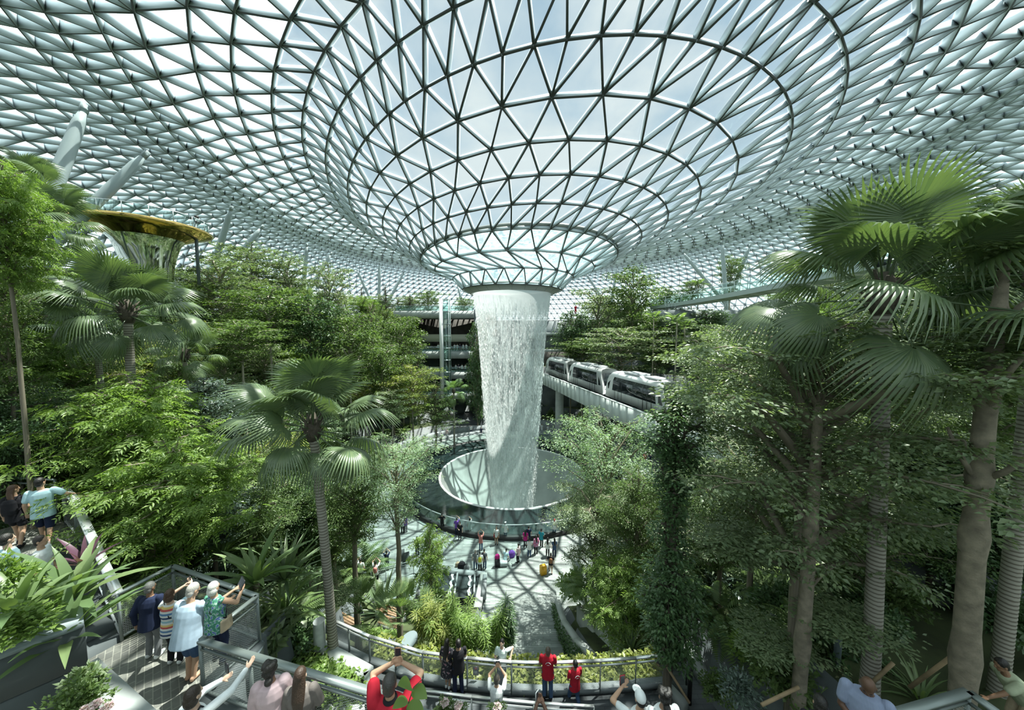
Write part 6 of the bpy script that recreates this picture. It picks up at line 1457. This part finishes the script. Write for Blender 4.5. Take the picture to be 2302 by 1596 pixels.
# ------------------------------------------------------------------ people on the plaza
PZ = [(994,1191,0,dict(top='black',bcol='black',armL='hip',armR='hip'),'slim man in black, leftmost at the pool barrier'),
 (1027,1202,10,dict(top='purple',bcol='navy',armR='phoneup'),'person in a purple top raising an arm at the pool barrier'),
 (1034,1212,170,dict(top='black',bcol='black',armR='front'),'person in black standing before the purple top'),
 (1056,1199,15,dict(top='white',bottom='skirt',bcol='white',female=True,hair='bob',armR='phone',H=1.5),'girl in a white dress at the pool barrier'),
 (1081,1237,0,dict(top='coral',bcol='denim',armL='phoneup',armR='phoneup'),'person in a coral top and jeans taking a photo toward the pool'),
 (1116,1224,175,dict(top='white',bottom='cut',bcol='brown',female=True,hair='long',bag=('shoulder','red'),eyes=True),'woman in a white top and brown shorts with a red bag'),
 (1136,1212,-20,dict(top='white',bcol='denim',hair='cap',armL='hip'),'man in white with a white cap and jeans at the barrier'),
 (1181,1231,-5,dict(top='magenta',bcol='black',hair='long',female=True),'woman in a magenta top near the barrier'),
 (1188,1222,5,dict(top='navy',bcol='denim',hair='short'),'person in navy behind the magenta top'),
 (1190,1252,0,dict(top='white',bcol='denim',armL='front',armR='front'),'man in a white shirt and grey jeans mid plaza'),
 (1205,1245,20,dict(top='pink_pattern',bcol='black',hair='long',female=True,sleeve='long',loose=.02),'woman in a pink patterned top mid plaza'),
 (1217,1229,-30,dict(top='teal',bcol='black',armR='front'),'man in a teal shirt near the barrier'),
 (1246,1205,0,dict(top='white',bcol='denim',hair='short',hcol=(.45,.02,.03)),'person with red headwear and white top at the barrier'),
 (1079,1285,5,dict(top='white',bcol='black',bag=('backpack','yellow')),'person with a yellow-green backpack'),
 (1089,1278,-20,dict(top='grey',bcol='denim',bag=('backpack','black')),'person with a black backpack beside the yellow-green backpack'),
 (1069,1279,20,dict(top='grey',bcol='denim',hair='bob',hcol=(.3,.28,.27)),'grey-haired person left of the yellow-green backpack'),
 (1137,1266,-30,dict(top='aqua',bcol='white',legs='sit',hair='short',lean=20,armL='front',armR='front'),'person in pale clothes crouching by the suitcases'),
 (1165,1265,60,dict(top='pink',bcol='black',bag=('shoulder','khaki'),armL='front'),'person in a pale pink top and black trousers with a bag'),
 (1231,1250,-10,dict(top='white',bcol='black',hair='long',female=True),'long-haired woman in white and black at the right of the plaza'),
 (1238,1288,-8,dict(top='black',bottom='shorts',bcol='khaki',bag=('backpack','brown'),armL=(-.34,.05,.98),hair='bob',legs='step'),'person with a brown backpack pulling the yellow suitcase'),
 (1246,1252,10,dict(top='denim',bcol='navy',hair='long',female=True),'woman in blue at the right edge of the plaza'),
 (905,1198,0,dict(top='white',bcol='black',armL='front'),'man in white at the left of the plaza under the feathery tree'),
 (912,1196,-10,dict(top='purple',bcol='grey',hair='long',female=True),'woman in purple beside the man in white at the left of the plaza'),
 (938,1248,10,dict(top='black',bcol='navy'),'person in dark clothes behind the small bright tree'),
 (870,1282,20,dict(top='navy',bcol='navy',armL='phone',armR='phone'),'person in navy at the left rail of the plaza'),
 (846,1312,5,dict(top='white',bcol='black',bag=('backpack','coral'),armL='phoneup',armR='phoneup'),'person with a dark red backpack raising both arms at the left'),
 (812,1306,0,dict(top='white',bcol='grey',armL='phoneup'),'person in white left of the dark red backpack'),
 (1059,975,180,dict(top='white',bcol='navy'),'person in white walking on the far plaza'),
 (1082,980,190,dict(top='navy',bcol='grey'),'person in navy on the far plaza beside the waterfall'),
 (1218,972,170,dict(top='white',bcol='white'),'person in white on the far plaza right of the waterfall'),
 (1232,975,200,dict(top='white',bcol='denim'),'second person on the far plaza right of the waterfall'),
 (982,990,150,dict(top='grey',bcol='black'),'person in grey on the far plaza by the benches'),
 (992,994,160,dict(top='white',bcol='black'),'person in white on the far plaza by the benches'),
 (1005,984,170,dict(top='pink',bcol='white'),'person in pale pink on the far plaza by the benches'),
 (910,986,120,dict(top='coral',bcol='black',legs='sit'),'person seated on the curved bench at the far left'),
 (1450,1045,180,dict(top='red',bcol='black'),'person in red on the walkway right of the silvery tree'),
 (1462,1048,180,dict(top='navy',bcol='black'),'person in navy on the walkway right of the silvery tree')]
for u, v, yaw, k, lb in PZ:
    zz = 0.0 if v < 1300 else 1.4
    if u == 910: zz = .0
    k = dict(k); k.setdefault('H', 1.66); f = on(u, v, zz); k['near'] = False if f.y < 32 else 2
    if u in (1450, 1462): zz = 1.6; f = on(u, v, zz)
    if lb.startswith('person seated'): f = Vector((f.x, f.y, 0)); 
    person(lb, f.x, f.y, zz, radians(yaw), k.pop('H'), **k)
# tiny figures on the galleries: one body shared, copied
tp, _ = person('person in white at the upper gallery rail, first from the left', -20, 74.8, 14.7, radians(180), 1.66, near=2, top='white', bcol='grey', group='people along the galleries')
tq, _ = person('person in dark clothes at the upper gallery rail, second from the left', -19, 74.8, 14.7, radians(180), 1.7, near=2, top='navy', bcol='black', group='people along the galleries')
GP = [(1010,'u'),(1022,'u'),(1028,'u'),(1034,'u'),(1041,'u'),(1048,'u'),(1000,'m'),(1012,'m'),(1024,'m'),(1030,'m'),(1038,'m'),(1046,'m'),(1052,'m')]
cnt = dict(u=2, m=0)
for i, (u, r) in enumerate(GP):
    z, Y, nm = (14.7, 74.8, 'upper') if r == 'u' else (10.2, 73.8, 'middle'); c = copy_tree(tp if i % 3 else tq); c.location = (at(u, 770, Y).x, Y, z); c.rotation_euler = (0, 0, radians(150 + 20 * (i % 4)))
    c['label'] = 'tiny person %s at the %s gallery rail, %s from the left' % ('in white' if i % 3 else 'in dark clothes', nm, ordinal(cnt[r])); cnt[r] += 1
tp.location = (at(985, 770, 74.8).x, 74.8, 14.7); tq.location = (at(996, 770, 74.8).x, 74.8, 14.7)
a = at(1294, 692, 62); person('tiny person in red up on the garden deck right of the waterfall', a.x, 62, 22.3, radians(180), 1.7, near=2, top='red', bcol='red')
# ------------------------------------------------------------------ luggage
def case(u, v, w_, dp, h, c, lb, yaw=0., name='suitcase', flat=False):
    p = on(u, v, 0); t = empty(name, tuple(p), yaw, lb, 'suitcase'); m = nmat('case_' + c, CL.get(c, (.65, .40, .03)), rough=.35)
    b = MB(); q = .05; pr = [(-w_ / 2 + q, 0), (w_ / 2 - q, 0), (w_ / 2, q), (w_ / 2, h - q), (w_ / 2 - q, h), (-w_ / 2 + q, h), (-w_ / 2, h - q), (-w_ / 2, q)]
    V = [(x, y, z + .06) for y in (-dp / 2, dp / 2) for x, z in pr]; n = len(pr); b.add(V, [tuple(range(n)), tuple(range(2 * n - 1, n - 1, -1))] + [(k, n + k, n + (k + 1) % n, (k + 1) % n) for k in range(n)]); b.build('shell', m, t)
    for k in range(3):
        g_ = MB(); x = -w_ * .28 + k * w_ * .28; g_.box((x, -dp / 2 - .008, h * .5 + .06), (.03, .018, h * .8)); g_.build('rib', m, t)
    for sx in (-1, 1): 
        for sy in (-1, 1): g_ = MB(); g_.tube([(sx * w_ * .38, sy * dp * .3 - .015, .035), (sx * w_ * .38, sy * dp * .3 + .015, .035)], .035, 10); g_.build('wheel', m_black, t)
    g_ = MB(); g_.tube([(-.11, 0, h + .06), (-.11, 0, h + .32), (.11, 0, h + .32), (.11, 0, h + .06)], .012, 6); g_.build('handle', m_rail, t); return t
CL['suityellow'] = (.72, .40, .03); CL['silver'] = (.48, .54, .55)
case(1221, 1292, .50, .30, .72, 'suityellow', 'bright yellow suitcase standing on the plaza', .35)
case(1118, 1274, .42, .28, .62, 'black', 'dark suitcase under the magenta bag', 0.1); case(1132, 1272, .62, .35, .36, 'silver', 'silver suitcase lying beside the crouching person', .1)
def softbag(u, v, z, r, c, lb, name='bag'):
    p = on(u, v, 0); t = empty(name, (p.x, p.y, z), .3, lb, 'bag'); b = MB(); loft(b, [(np.array((0, 0, .0)), np.array((r * .8, 0, 0)), np.array((0, r * .5, 0))), (np.array((0, 0, r * .5)), np.array((r, 0, 0)), np.array((0, r * .62, 0))), (np.array((0, .0, r * 1.3)), np.array((r * .85, 0, 0)), np.array((0, r * .5, 0))), (np.array((0, .0, r * 1.75)), np.array((r * .4, 0, 0)), np.array((0, r * .25, 0)))])
    m = remesh(b, .02); m.materials.append(cmat(c)); link(bpy.data.objects.new('body', m), t); b = MB(); b.tube([(-r * .3, 0, r * 1.7), (-r * .2, 0, r * 2.1), (r * .2, 0, r * 2.1), (r * .3, 0, r * 1.7)], .014, 6); b.build('handle', m_black, t)
softbag(1118, 1274, .70, .22, 'magenta', 'magenta bag on top of the dark suitcase'); softbag(1150, 1252, 0, .33, 'purple', 'purple bag standing right of the crouching person'); softbag(1038, 1278, 0, .34, 'black', 'black backpack standing on the plaza left of the group', 'backpack'); softbag(1049, 1281, 0, .24, 'grey', 'grey bag leaning at the black backpack'); softbag(1029, 1273, 0, .22, 'khaki', 'tan bag behind the black backpack')
for (u, v, lb) in ((902, 1262, 'left dark panel board on the plaza behind the rail'), (913, 1268, 'right dark panel board on the plaza behind the rail')):
    p = on(u, v, 0); b = MB(); b.box((p.x, p.y, .5), (.55, .06, 1.0), .5); o = b.build('sign_board', m_dark); tag(o, lb, 'board')
railing([tuple(on(u, v, 1.0)) for u, v in ((835, 1318), (930, 1292), (960, 1294))], 'low railing between the benches and the plaza at the left', topw=.05, infill=False, span=1.1)

bpy.data.scenes.remove(TMPS)
